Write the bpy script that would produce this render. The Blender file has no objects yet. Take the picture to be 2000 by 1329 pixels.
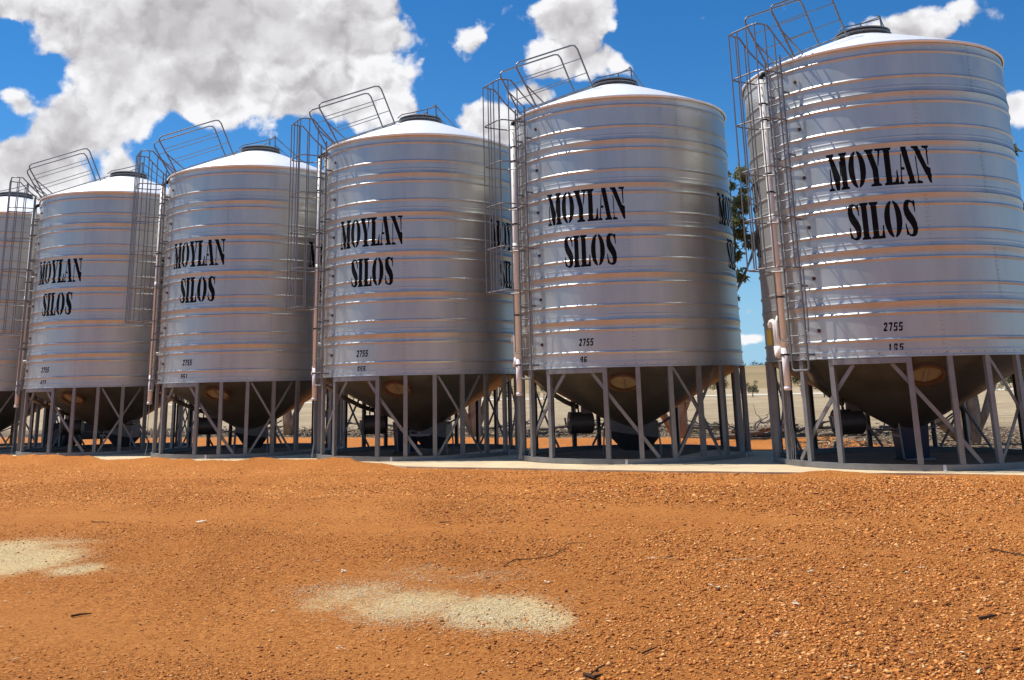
import bpy, bmesh, math, random
import numpy as np
from mathutils import Vector, Matrix
rad = math.radians
random.seed(7)
RNG = np.random.default_rng(7)
S = bpy.context.scene
COL = S.collection

# ------------------------------------------------------------------ camera
CAMH = 1.4394
PITCH, ROLL, FPX = 0.2431, -0.0222, 1927.1
cd = bpy.data.cameras.new('camera')
cam = bpy.data.objects.new('camera', cd); COL.objects.link(cam)
cd.sensor_width = 36.0
cd.lens = FPX / 2000 * 36
cd.shift_x = 21.37 / 2000
cd.shift_y = -383.27 / 2000
cd.clip_start = 0.1; cd.clip_end = 6000
ex = Vector((1, 0, 0)); ez = Vector((0, -math.sin(PITCH), math.cos(PITCH)))
r_ = math.cos(ROLL) * ex + math.sin(ROLL) * ez
u_ = -math.sin(ROLL) * ex + math.cos(ROLL) * ez
b_ = r_.cross(u_)
mw = Matrix((r_, u_, b_)).transposed().to_4x4(); mw.translation = (0, 0, CAMH)
cam.matrix_world = mw
S.camera = cam

# ------------------------------------------------------------------ world
SUN_AZ, SUN_EL = 160.0, 62.0       # azimuth counted from +x towards +y
sun_dir = Vector((math.cos(rad(SUN_AZ)) * math.cos(rad(SUN_EL)), math.sin(rad(SUN_AZ)) * math.cos(rad(SUN_EL)), math.sin(rad(SUN_EL))))
W = bpy.data.worlds.new('World'); S.world = W; W.use_nodes = True
nt = W.node_tree; nt.nodes.clear()
def N(t, tree=None, **kw):
    n = (tree or nt).nodes.new(t)
    for k, v in kw.items(): setattr(n, k, v)
    return n
def setin(n, **kw):
    for k, v in kw.items(): n.inputs[k.replace('_', ' ')].default_value = v
    return n
def math_(tree, op, a, b=None, clamp=False):
    n = N('ShaderNodeMath', tree, operation=op, use_clamp=clamp)
    for i, v in enumerate((a, b)):
        if v is None: continue
        if isinstance(v, (int, float)): n.inputs[i].default_value = v
        else: tree.links.new(v, n.inputs[i])
    return n.outputs[0]
def pix_dir(x, y):
    a = x - 1000 + 21.37; b = y - 664.5 + 383.27
    cr, sr = math.cos(ROLL), math.sin(ROLL)
    u = cr * a + sr * b; v = -sr * a + cr * b
    q = (u / FPX, 1.0, -v / FPX)
    c, s = math.cos(PITCH), math.sin(PITCH)
    return Vector((q[0], q[1] * c - q[2] * s, q[1] * s + q[2] * c)).normalized()
sky = N('ShaderNodeTexSky', sky_type='NISHITA', sun_disc=False, sun_elevation=rad(SUN_EL),
        sun_rotation=math.atan2(sun_dir.x, sun_dir.y), altitude=300, air_density=1.0, dust_density=0.0, ozone_density=1.6)
tint = N('ShaderNodeMix', data_type='RGBA', blend_type='MULTIPLY'); tint.inputs[0].default_value = 1.0; tint.inputs[7].default_value = (.68, .90, 1.12, 1)
nt.links.new(sky.outputs[0], tint.inputs[6])
hsv = N('ShaderNodeHueSaturation'); setin(hsv, Saturation=1.18, Value=1.0, Hue=0.5)
nt.links.new(tint.outputs[2], hsv.inputs['Color'])
bg1 = N('ShaderNodeBackground'); bg1.inputs[1].default_value = 0.092
tc = N('ShaderNodeTexCoord')
sep = N('ShaderNodeSeparateXYZ'); nt.links.new(tc.outputs['Generated'], sep.inputs[0])
low = N('ShaderNodeMapRange', interpolation_type='SMOOTHSTEP'); setin(low, From_Min=0.0, From_Max=0.20, To_Min=0.85, To_Max=0.0); nt.links.new(sep.outputs['Z'], low.inputs[0])
pale = N('ShaderNodeMix', data_type='RGBA'); nt.links.new(low.outputs[0], pale.inputs[0]); nt.links.new(hsv.outputs[0], pale.inputs[6]); pale.inputs[7].default_value = (3.0, 5.4, 7.6, 1)
nt.links.new(pale.outputs[2], bg1.inputs[0])
# clouds: each is a soft blob round a direction, broken up by fractal noise
PUFF = 0.84
CLOUDS = [  # x, y, half width, half height, tilt, weight  (angles from the picture's own pixel scale)
    (430, 40, 330, 150, 0, 1.3), (640, 60, 190, 120, -12, 1.1), (235, 130, 110, 140, 10, 1.1), (700, 170, 120, 100, 10, 1.0),
    (390, 165, 250, 72, -6, 1.1), (160, 262, 95, 78, 0, .95), (60, 330, 130, 60, 5, 0.95), (600, 165, 170, 72, 0, 1.0),
    (235, 325, 60, 55, 0, .75), (1130, 42, 80, 62, 12, 1.0), (1140, 115, 70, 50, 0, .95), (955, 250, 62, 52, 0, .95), (1785, 70, 92, 46, 5, .95), (1875, 92, 40, 22, 0, .5),
    (1985, 205, 40, 34, 0, .8), (1466, 607, 30, 18, 0, .75), (1465, 662, 44, 14, 0, .7), (45, 205, 26, 30, 30, .6), (1040, 190, 55, 20, 0, .55),
    (20, 15, 60, 30, 0, .75), (400, -120, 400, 120, 0, 1.0)]
nz = N('ShaderNodeTexNoise'); setin(nz, Scale=11.0, Detail=8.0, Roughness=0.52, Distortion=0.12)
nt.links.new(tc.outputs['Generated'], nz.inputs['Vector'])
cov = None
for (x, y, hw, hh, tilt, wgt) in CLOUDS:
    d = pix_dir(x, y)
    mp = N('ShaderNodeMapping', vector_type='TEXTURE')
    right = Vector((d.y, -d.x, 0)).normalized(); up = right.cross(d).normalized()
    t = rad(tilt); r2 = math.cos(t) * right + math.sin(t) * up; u2 = -math.sin(t) * right + math.cos(t) * up
    m3 = Matrix((r2, d, u2)).transposed()
    mp.inputs['Location'].default_value = d
    mp.inputs['Rotation'].default_value = m3.to_euler()
    sc = 1.0 / FPX
    mp.inputs['Scale'].default_value = (hw * sc * 1.25, max(hw, hh) * sc * 2.5, hh * sc * 1.25)
    nt.links.new(tc.outputs['Generated'], mp.inputs['Vector'])
    ln = N('ShaderNodeVectorMath', operation='LENGTH'); nt.links.new(mp.outputs[0], ln.inputs[0])
    v = math_(nt, 'SUBTRACT', 1.0, ln.outputs['Value']); v = math_(nt, 'MULTIPLY', v, wgt); v = math_(nt, 'MAXIMUM', v, -0.6)
    cov = v if cov is None else math_(nt, 'SMOOTH_MAX', cov, v)
    if cov is not v: cov.node.inputs[2].default_value = 0.18
# scattered clouds over the rest of the sky, none where the view is clear
gen = N('ShaderNodeTexNoise'); setin(gen, Scale=2.6, Detail=2.0); nt.links.new(tc.outputs['Generated'], gen.inputs['Vector'])
dv = N('ShaderNodeVectorMath', operation='DOT_PRODUCT'); nt.links.new(tc.outputs['Generated'], dv.inputs[0]); dv.inputs[1].default_value = pix_dir(1000, 400)
clear = N('ShaderNodeMapRange'); setin(clear, From_Min=0.78, From_Max=0.88, To_Min=0.0, To_Max=1.5); nt.links.new(dv.outputs['Value'], clear.inputs[0])
g = math_(nt, 'MULTIPLY', math_(nt, 'SUBTRACT', gen.outputs[0], 0.56), 3.2); g = math_(nt, 'SUBTRACT', g, clear.outputs[0])
cov = math_(nt, 'MAXIMUM', cov, g)
def billow(vec):
    """cauliflower puffs: fractal cells, rounded outwards"""
    v1 = N('ShaderNodeTexVoronoi', feature='F1'); setin(v1, Scale=12.0, Detail=2.6, Roughness=0.42, Lacunarity=2.3)
    nt.links.new(vec, v1.inputs['Vector']); return v1.outputs['Distance']
wp = N('ShaderNodeTexNoise'); setin(wp, Scale=16.0, Detail=5.0, Roughness=0.6); nt.links.new(tc.outputs['Generated'], wp.inputs['Vector'])
w1 = N('ShaderNodeVectorMath', operation='SUBTRACT'); nt.links.new(wp.outputs['Color'], w1.inputs[0]); w1.inputs[1].default_value = (.5, .5, .5)
w2 = N('ShaderNodeVectorMath', operation='SCALE'); nt.links.new(w1.outputs[0], w2.inputs[0]); w2.inputs['Scale'].default_value = 0.06
w3 = N('ShaderNodeVectorMath', operation='ADD'); nt.links.new(tc.outputs['Generated'], w3.inputs[0]); nt.links.new(w2.outputs[0], w3.inputs[1])
off = N('ShaderNodeVectorMath', operation='ADD'); nt.links.new(w3.outputs[0], off.inputs[0]); off.inputs[1].default_value = sun_dir * 0.012
pf = billow(w3.outputs[0]); pf2 = billow(off.outputs[0])
den = math_(nt, 'ADD', cov, math_(nt, 'MULTIPLY', math_(nt, 'SUBTRACT', nz.outputs[0], 0.5), 1.9))
den = math_(nt, 'ADD', den, math_(nt, 'MULTIPLY', math_(nt, 'SUBTRACT', PUFF, pf), 0.9))
fac = N('ShaderNodeMapRange', interpolation_type='SMOOTHSTEP'); setin(fac, From_Min=0.14, From_Max=0.36); nt.links.new(den, fac.inputs[0])
# puffs lit from the sun's side, thick middles greyer and smoother
big = N('ShaderNodeTexNoise'); setin(big, Scale=3.2, Detail=4.0, Roughness=.55); nt.links.new(tc.outputs['Generated'], big.inputs['Vector'])
tk = math_(nt, 'ADD', math_(nt, 'ADD', cov, math_(nt, 'MULTIPLY', math_(nt, 'SUBTRACT', nz.outputs[0], 0.5), .6)), math_(nt, 'MULTIPLY', math_(nt, 'SUBTRACT', big.outputs[0], .5), 1.7))
thick = N('ShaderNodeMapRange', interpolation_type='SMOOTHSTEP'); setin(thick, From_Min=0.25, From_Max=1.15, To_Min=0.97, To_Max=0.36); nt.links.new(tk, thick.inputs[0])
lit = math_(nt, 'MULTIPLY', math_(nt, 'SUBTRACT', pf2, pf), 2.6)
edgew = math_(nt, 'MULTIPLY', lit, math_(nt, 'MULTIPLY', thick.outputs[0], 1.0))
shade = math_(nt, 'ADD', thick.outputs[0], edgew)
cr_ = N('ShaderNodeMapRange'); setin(cr_, From_Min=0.15, From_Max=1.1); nt.links.new(shade, cr_.inputs[0])
ramp = N('ShaderNodeValToRGB')
ramp.color_ramp.elements[0].color = (0.48, 0.46, 0.48, 1); ramp.color_ramp.elements[1].color = (0.98, 0.98, 1.0, 1)
e = ramp.color_ramp.elements.new(0.55); e.color = (0.76, 0.75, 0.77, 1)
nt.links.new(cr_.outputs[0], ramp.inputs[0])
bg2 = N('ShaderNodeBackground'); bg2.inputs[1].default_value = 0.82; nt.links.new(ramp.outputs[0], bg2.inputs[0])
mx = N('ShaderNodeMixShader'); nt.links.new(fac.outputs[0], mx.inputs[0]); nt.links.new(bg1.outputs[0], mx.inputs[1]); nt.links.new(bg2.outputs[0], mx.inputs[2])
wo = N('ShaderNodeOutputWorld'); nt.links.new(mx.outputs[0], wo.inputs[0])

W.cycles.sampling_method = 'MANUAL'; W.cycles.sample_map_resolution = 512

# ------------------------------------------------------------------ sun, exposure
ld = bpy.data.lights.new('sun', 'SUN'); ld.energy = 4.8; ld.angle = rad(0.53); ld.color = (1.0, 0.955, 0.88)
sun = bpy.data.objects.new('sun', ld); COL.objects.link(sun); sun.location = sun_dir * 60
sun.rotation_euler = sun_dir.to_track_quat('Z', 'Y').to_euler()
S.view_settings.view_transform = 'Standard'; S.view_settings.look = 'None'
S.view_settings.exposure = 0.24; S.view_settings.gamma = 1.0; S.view_settings.use_curve_mapping = False
S.render.engine = 'CYCLES'

# ------------------------------------------------------------------ helpers
class MB:
    """collects vertices and faces for ONE mesh"""
    def __init__(s): s.v = []; s.f = []
    def add(s, vs, fs):
        o = len(s.v); s.v += [tuple(v) for v in vs]; s.f += [tuple(i + o for i in f) for f in fs]
    def box(s, c, sx, sy, sz, M=None):
        vs = [Vector((x * sx / 2, y * sy / 2, z * sz / 2)) for z in (-1, 1) for y in (-1, 1) for x in (-1, 1)]
        if M is not None: vs = [M @ v for v in vs]
        c = Vector(c)
        s.add([v + c for v in vs], [(0, 2, 3, 1), (4, 5, 7, 6), (0, 1, 5, 4), (2, 6, 7, 3), (0, 4, 6, 2), (1, 3, 7, 5)])
    def tube(s, pts, r, n=8, cap=True, closed=False):
        pts = [Vector(p) for p in pts]; m = len(pts)
        rs = r if isinstance(r, (list, tuple)) else [r] * m
        prev = None; rings = []
        for i, p in enumerate(pts):
            if closed: d = (pts[(i + 1) % m] - pts[i - 1])
            else: d = (pts[min(i + 1, m - 1)] - pts[max(i - 1, 0)])
            d.normalize()
            if prev is None:
                a = Vector((0, 0, 1)) if abs(d.z) < .9 else Vector((1, 0, 0))
                x = d.cross(a).normalized()
            else:
                x = (prev - d * prev.dot(d))
                x = x.normalized() if x.length > 1e-6 else d.orthogonal().normalized()
            prev = x; y = d.cross(x)
            k = 1.0
            if 0 < i < m - 1 or closed:
                a1 = (pts[i] - pts[i - 1]).normalized(); a2 = (pts[(i + 1) % m] - pts[i]).normalized()
                k = 1 / max(.6, math.sqrt(max(0, (1 + a1.dot(a2)) / 2)))
            rings.append([p + (x * math.cos(t) + y * math.sin(t)) * rs[i] * k for t in [2 * math.pi * j / n for j in range(n)]])
        vs = [v for rg in rings for v in rg]; fs = []
        for i in range(m if closed else m - 1):
            i2 = (i + 1) % m
            for j in range(n):
                fs.append((i * n + j, i * n + (j + 1) % n, i2 * n + (j + 1) % n, i2 * n + j))
        if cap and not closed:
            fs.append(tuple(range(n - 1, -1, -1))); fs.append(tuple(range((m - 1) * n, m * n)))
        s.add(vs, fs)
    def lathe(s, prof, n=96, M=None, cap0=False, cap1=False):
        vs = []; fs = []; m = len(prof)
        for i in range(n):
            t = 2 * math.pi * i / n
            for (r, z) in prof:
                v = Vector((r * math.cos(t), r * math.sin(t), z)); vs.append(M @ v if M is not None else v)
        for i in range(n):
            j = (i + 1) % n
            for k in range(m - 1): fs.append((i * m + k, j * m + k, j * m + k + 1, i * m + k + 1))
        if cap0: fs.append(tuple(i * m for i in range(n - 1, -1, -1)))
        if cap1: fs.append(tuple(i * m + m - 1 for i in range(n)))
        s.add(vs, fs)
    def mesh(s, name, mat, smooth=False):
        me = bpy.data.meshes.new(name); me.from_pydata(s.v, [], s.f); me.update()
        if mat: me.materials.append(mat)
        if smooth: me.polygons.foreach_set('use_smooth', [True] * len(me.polygons))
        return me
def link(name, me, parent=None, loc=None, rz=None):
    o = bpy.data.objects.new(name, me); COL.objects.link(o)
    if parent: o.parent = parent
    if loc is not None: o.location = loc
    if rz is not None: o.rotation_euler = (0, 0, rz)
    return o
def build(name, mb, mat, parent=None, smooth=False, **kw):
    return link(name, mb.mesh(name, mat, smooth), parent, **kw)
def tag(o, label=None, cat=None, group=None, kind=None):
    if label: o['label'] = label
    if cat: o['category'] = cat
    if group: o['group'] = group
    if kind: o['kind'] = kind
    return o
def empty(name, loc=(0, 0, 0), rz=0):
    o = bpy.data.objects.new(name, None); COL.objects.link(o); o.location = loc; o.rotation_euler = (0, 0, rz); o.empty_display_size = .2
    return o
def copy_tree(o, parent=None):
    c = o.copy(); COL.objects.link(c); c.parent = parent
    for ch in list(o.children): copy_tree(ch, c)
    return c
def np_mesh(name, V, F, mat, col=None, smooth=False):
    """fast mesh from numpy arrays (triangles)"""
    me = bpy.data.meshes.new(name)
    me.vertices.add(len(V)); me.vertices.foreach_set('co', V.astype(np.float32).ravel())
    k = F.shape[1]
    me.loops.add(F.size); me.loops.foreach_set('vertex_index', F.astype(np.int32).ravel())
    me.polygons.add(len(F)); me.polygons.foreach_set('loop_start', np.arange(0, F.size, k, dtype=np.int32))
    if smooth: me.polygons.foreach_set('use_smooth', np.ones(len(F), bool))
    me.update(calc_edges=True); me.validate()
    if col is not None:
        a = me.attributes.new('tone', 'FLOAT', 'POINT'); a.data.foreach_set('value', col.astype(np.float32))
    me.materials.append(mat)
    return me

# ------------------------------------------------------------------ materials
def mat(name, col, rough=.5, metal=0.0, spec=.5, var=0.0, vscale=3.0, bump=0.0, bscale=60.0, rvar=0.0, stretch=None, col2=None):
    m = bpy.data.materials.new(name); m.use_nodes = True; t = m.node_tree
    p = t.nodes['Principled BSDF']; p.inputs['Roughness'].default_value = rough; p.inputs['Metallic'].default_value = metal
    p.inputs['Specular IOR Level'].default_value = spec
    p.inputs['Base Color'].default_value = (*col, 1)
    c = N('ShaderNodeTexCoord', t)
    src = c.outputs['Object']
    oi = N('ShaderNodeObjectInfo', t); vr = N('ShaderNodeVectorMath', t, operation='SCALE'); vr.inputs[0].default_value = (37.0, 23.0, 51.0); t.links.new(oi.outputs['Random'], vr.inputs['Scale'])
    va = N('ShaderNodeVectorMath', t, operation='ADD'); t.links.new(src, va.inputs[0]); t.links.new(vr.outputs[0], va.inputs[1]); src = va.outputs[0]
    if stretch:
        mp = N('ShaderNodeMapping', t); mp.inputs['Scale'].default_value = stretch; t.links.new(src, mp.inputs[0]); src = mp.outputs[0]
    if var or col2:
        n = N('ShaderNodeTexNoise', t); setin(n, Scale=vscale, Detail=8.0, Roughness=.65); t.links.new(src, n.inputs['Vector'])
        rm = N('ShaderNodeMapRange', t); setin(rm, From_Min=.3, From_Max=.7); t.links.new(n.outputs[0], rm.inputs[0])
        mixn = N('ShaderNodeMix', t, data_type='RGBA'); t.links.new(rm.outputs[0], mixn.inputs[0])
        a = col2 if col2 else tuple(x * (1 - var) for x in col); b = col if col2 else tuple(min(1, x * (1 + var)) for x in col)
        mixn.inputs[6].default_value = (*a, 1); mixn.inputs[7].default_value = (*b, 1)
        t.links.new(mixn.outputs[2], p.inputs['Base Color'])
        if rvar:
            rr = N('ShaderNodeMapRange', t); setin(rr, From_Min=.3, From_Max=.7, To_Min=rough - rvar, To_Max=rough + rvar); t.links.new(n.outputs[0], rr.inputs[0]); t.links.new(rr.outputs[0], p.inputs['Roughness'])
    if bump:
        nb = N('ShaderNodeTexNoise', t); setin(nb, Scale=bscale, Detail=6.0, Roughness=.6); t.links.new(src, nb.inputs['Vector'])
        bp = N('ShaderNodeBump', t); setin(bp, Strength=bump, Distance=.02); t.links.new(nb.outputs[0], bp.inputs['Height']); t.links.new(bp.outputs[0], p.inputs['Normal'])
    return m
M_WALL = mat('zincalume wall', (.51, .515, .485), .39, .70, .5, .10, 1.1, rvar=.05, stretch=(2.2, 2.2, .5))
M_ROOF = mat('zincalume roof', (.88, .88, .87), .45, .3, .5, .04, 2.0)
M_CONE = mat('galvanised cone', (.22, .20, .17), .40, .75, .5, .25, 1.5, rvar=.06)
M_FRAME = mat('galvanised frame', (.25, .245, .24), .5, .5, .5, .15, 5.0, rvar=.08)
M_TUBE = mat('galvanised tube', (.22, .225, .23), .5, .55, .5, .1, 6.0)
M_INK = mat('black stencil paint', (.006, .006, .007), .85, 0, .15)
M_PVC = mat('white pvc', (.84, .81, .75), .4, 0, .5, .04, 3.0)
M_PVC2 = mat('pinkish pvc', (.80, .72, .69), .45, 0, .5, .05, 3.0)
M_BLACK = mat('black rubber', (.012, .012, .013), .55)
M_FAN = mat('dark fan steel', (.045, .045, .045), .42, .3, .5, .3, 6.0)
M_HOP = mat('dark hopper steel', (.035, .037, .042), .5, .2, .5, .4, 3.0)
M_HOP2 = mat('blue tub plastic', (.02, .03, .06), .4, 0, .5, .2, 3.0)
M_HOPG = mat('grey hopper sheet', (.11, .115, .12), .5, .2, .5, .2, 3.0)
M_YEL = mat('yellow sticker', (.75, .50, .06), .5)
M_STKR = mat('white sticker', (.6, .58, .57), .5)
M_RED = mat('red sticker', (.35, .05, .05), .5)
M_BRASS = mat('plug', (.16, .09, .06), .5, .3)
M_TOUCH = mat('brown rubber plug', (.10, .05, .035), .6)
M_HRING = mat('rusty hatch ring', (.15, .075, .042), .6, .3, .4, .2, 6.0)
M_HDOOR = mat('hatch door', (.40, .32, .21), .5, .4, .4, .2, 4.0)
M_CONC = mat('concrete', (.60, .475, .30), .9, 0, .2, .18, 1.6, .12, 50)
M_BARK = mat('gum bark', (.50, .42, .31), .85, 0, .2, 0, 1.6, .35, 9.0, col2=(.13, .075, .05), stretch=(2.2, 2.2, .9))
M_DEAD = mat('dead wood', (.20, .165, .135), .9, 0, .2, .35, 4.0, .3, 20)
M_TWIG = mat('dark twig', (.06, .035, .022), .9, 0, .2, .3, 6.0)
M_STRAW = mat('straw', (.62, .50, .31), .8, 0, .2, .15, 6.0)
M_PALE = mat('pale chip', (.66, .58, .44), .8, 0, .2, .15, 9.0)

def leaf_mat(name, a, b):
    m = bpy.data.materials.new(name); m.use_nodes = True; t = m.node_tree; p = t.nodes['Principled BSDF']
    at = N('ShaderNodeAttribute', t); at.attribute_name = 'tone'
    mixn = N('ShaderNodeMix', t, data_type='RGBA'); t.links.new(at.outputs['Fac'], mixn.inputs[0])
    mixn.inputs[6].default_value = (*a, 1); mixn.inputs[7].default_value = (*b, 1)
    t.links.new(mixn.outputs[2], p.inputs['Base Color']); p.inputs['Roughness'].default_value = .6; p.inputs['Specular IOR Level'].default_value = .3
    tr = N('ShaderNodeBsdfTranslucent', t); t.links.new(mixn.outputs[2], tr.inputs['Color'])
    ms = N('ShaderNodeMixShader', t); ms.inputs[0].default_value = .3
    t.links.new(p.outputs[0], ms.inputs[1]); t.links.new(tr.outputs[0], ms.inputs[2])
    t.links.new(ms.outputs[0], t.nodes['Material Output'].inputs['Surface'])
    return m
def tone_mat(name, cols, rough=.9, spec=.2):
    m = bpy.data.materials.new(name); m.use_nodes = True; t = m.node_tree; p = t.nodes['Principled BSDF']
    at = N('ShaderNodeAttribute', t); at.attribute_name = 'tone'
    rp = N('ShaderNodeValToRGB', t); els = rp.color_ramp.elements
    els[0].color = (*cols[0], 1); els[1].color = (*cols[-1], 1)
    for i, c in enumerate(cols[1:-1], 1):
        e = els.new(i / (len(cols) - 1)); e.color = (*c, 1)
    t.links.new(at.outputs['Fac'], rp.inputs[0]); t.links.new(rp.outputs[0], p.inputs['Base Color'])
    p.inputs['Roughness'].default_value = rough; p.inputs['Specular IOR Level'].default_value = spec
    return m
M_GUM = leaf_mat('gum leaves', (.10, .115, .04), (.30, .285, .10))
M_SCRUB = leaf_mat('scrub leaves', (.045, .055, .025), (.11, .115, .05))
M_GRAV = tone_mat('laterite pebbles', [(.12, .036, .011), (.38, .125, .028), (.58, .205, .048), (.70, .28, .07), (.78, .43, .17)])
M_GRAIN = tone_mat('pale grain', [(.72, .52, .26), (.90, .74, .45), (.95, .86, .64)])
M_LITTER = tone_mat('leaf litter', [(.045, .03, .02), (.13, .09, .06), (.30, .23, .15), (.52, .43, .30)])

# ------------------------------------------------------------------ layout
RS = 2.431
CEN = [(7.444, 19.127), (2.683, 22.119), (-2.091, 24.782), (-6.919, 27.538), (-11.749, 30.342), (-16.578, 32.959)]
ROW = Vector((-.8654, .5011)); NRM = Vector((-.5011, -.8654))       # along the row, and from the row towards the camera
def zg(x, y):
    s = (x - CEN[0][0]) * ROW.x + (y - CEN[0][1]) * ROW.y
    return -0.0047 * max(0.0, min(s, 60) - 3.0)
def zg_np(x, y):
    s = (x - CEN[0][0]) * ROW.x + (y - CEN[0][1]) * ROW.y
    return -0.0047 * np.maximum(0.0, np.minimum(s, 60) - 3.0)
def rowpt(s, p):                                                     # s along the row from the right-hand silo, p towards the camera
    return Vector((CEN[0][0] + ROW.x * s + NRM.x * p, CEN[0][1] + ROW.y * s + NRM.y * p))
def at(x, y, z=0.0):                                                 # point of the ground plane
    d = pix_dir(x, y); t = (z - CAMH) / d.z
    return Vector((d.x * t, d.y * t, z))
def at_depth(x, y, Y):
    d = pix_dir(x, y); t = Y / d.y
    return Vector((d.x * t, Y, CAMH + d.z * t))

# ------------------------------------------------------------------ ground
def noise2(x, y, seed=0, octs=4, f0=1.0):
    r = np.random.default_rng(seed); out = np.zeros_like(x); amp = 1.0
    for o in range(octs):
        for k in range(5):
            a = r.uniform(0, 2 * np.pi); ph = r.uniform(0, 2 * np.pi); f = f0 * 2 ** o * r.uniform(.7, 1.4)
            out += amp * np.sin((x * np.cos(a) + y * np.sin(a)) * f + ph) / 5
        amp *= .55
    return out
SPILLS = []
def spill_mask(x, y):
    """grain lying on the yard: two patches with ragged edges"""
    m = np.zeros_like(x)
    for (cx, cy, ax, ay, rot, w) in SPILLS:
        dx, dy = x - cx, y - cy; c, s = math.cos(rot), math.sin(rot)
        q = ((dx * c + dy * s) / ax) ** 2 + ((-dx * s + dy * c) / ay) ** 2
        m = np.maximum(m, w * np.exp(-1.15 * q ** 1.3))
    return m
for (x, y, hx, hy, w) in [(975, 1185, 150, 40, 1.0), (1060, 1200, 80, 30, .9), (800, 1170, 170, 38, .75), (700, 1150, 110, 36, .6), (880, 1120, 160, 18, .35), (640, 1165, 90, 26, .55), (640, 1135, 90, 22, .35), (820, 1105, 120, 14, .4),
                          (40, 1085, 120, 30, 1.0), (110, 1052, 110, 10, .6), (150, 1100, 70, 14, .8), (-40, 1075, 120, 35, 1.0), (240, 1100, 130, 20, .34), (330, 1112, 110, 14, .26)]:
    c = at(x, y); a = at(x + hx, y); b = at(x, y - hy); b2 = at(x, y + hy)
    SPILLS.append((c.x, c.y, (a - c).length, (b - b2).length / 2, 0.0, w))

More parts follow.
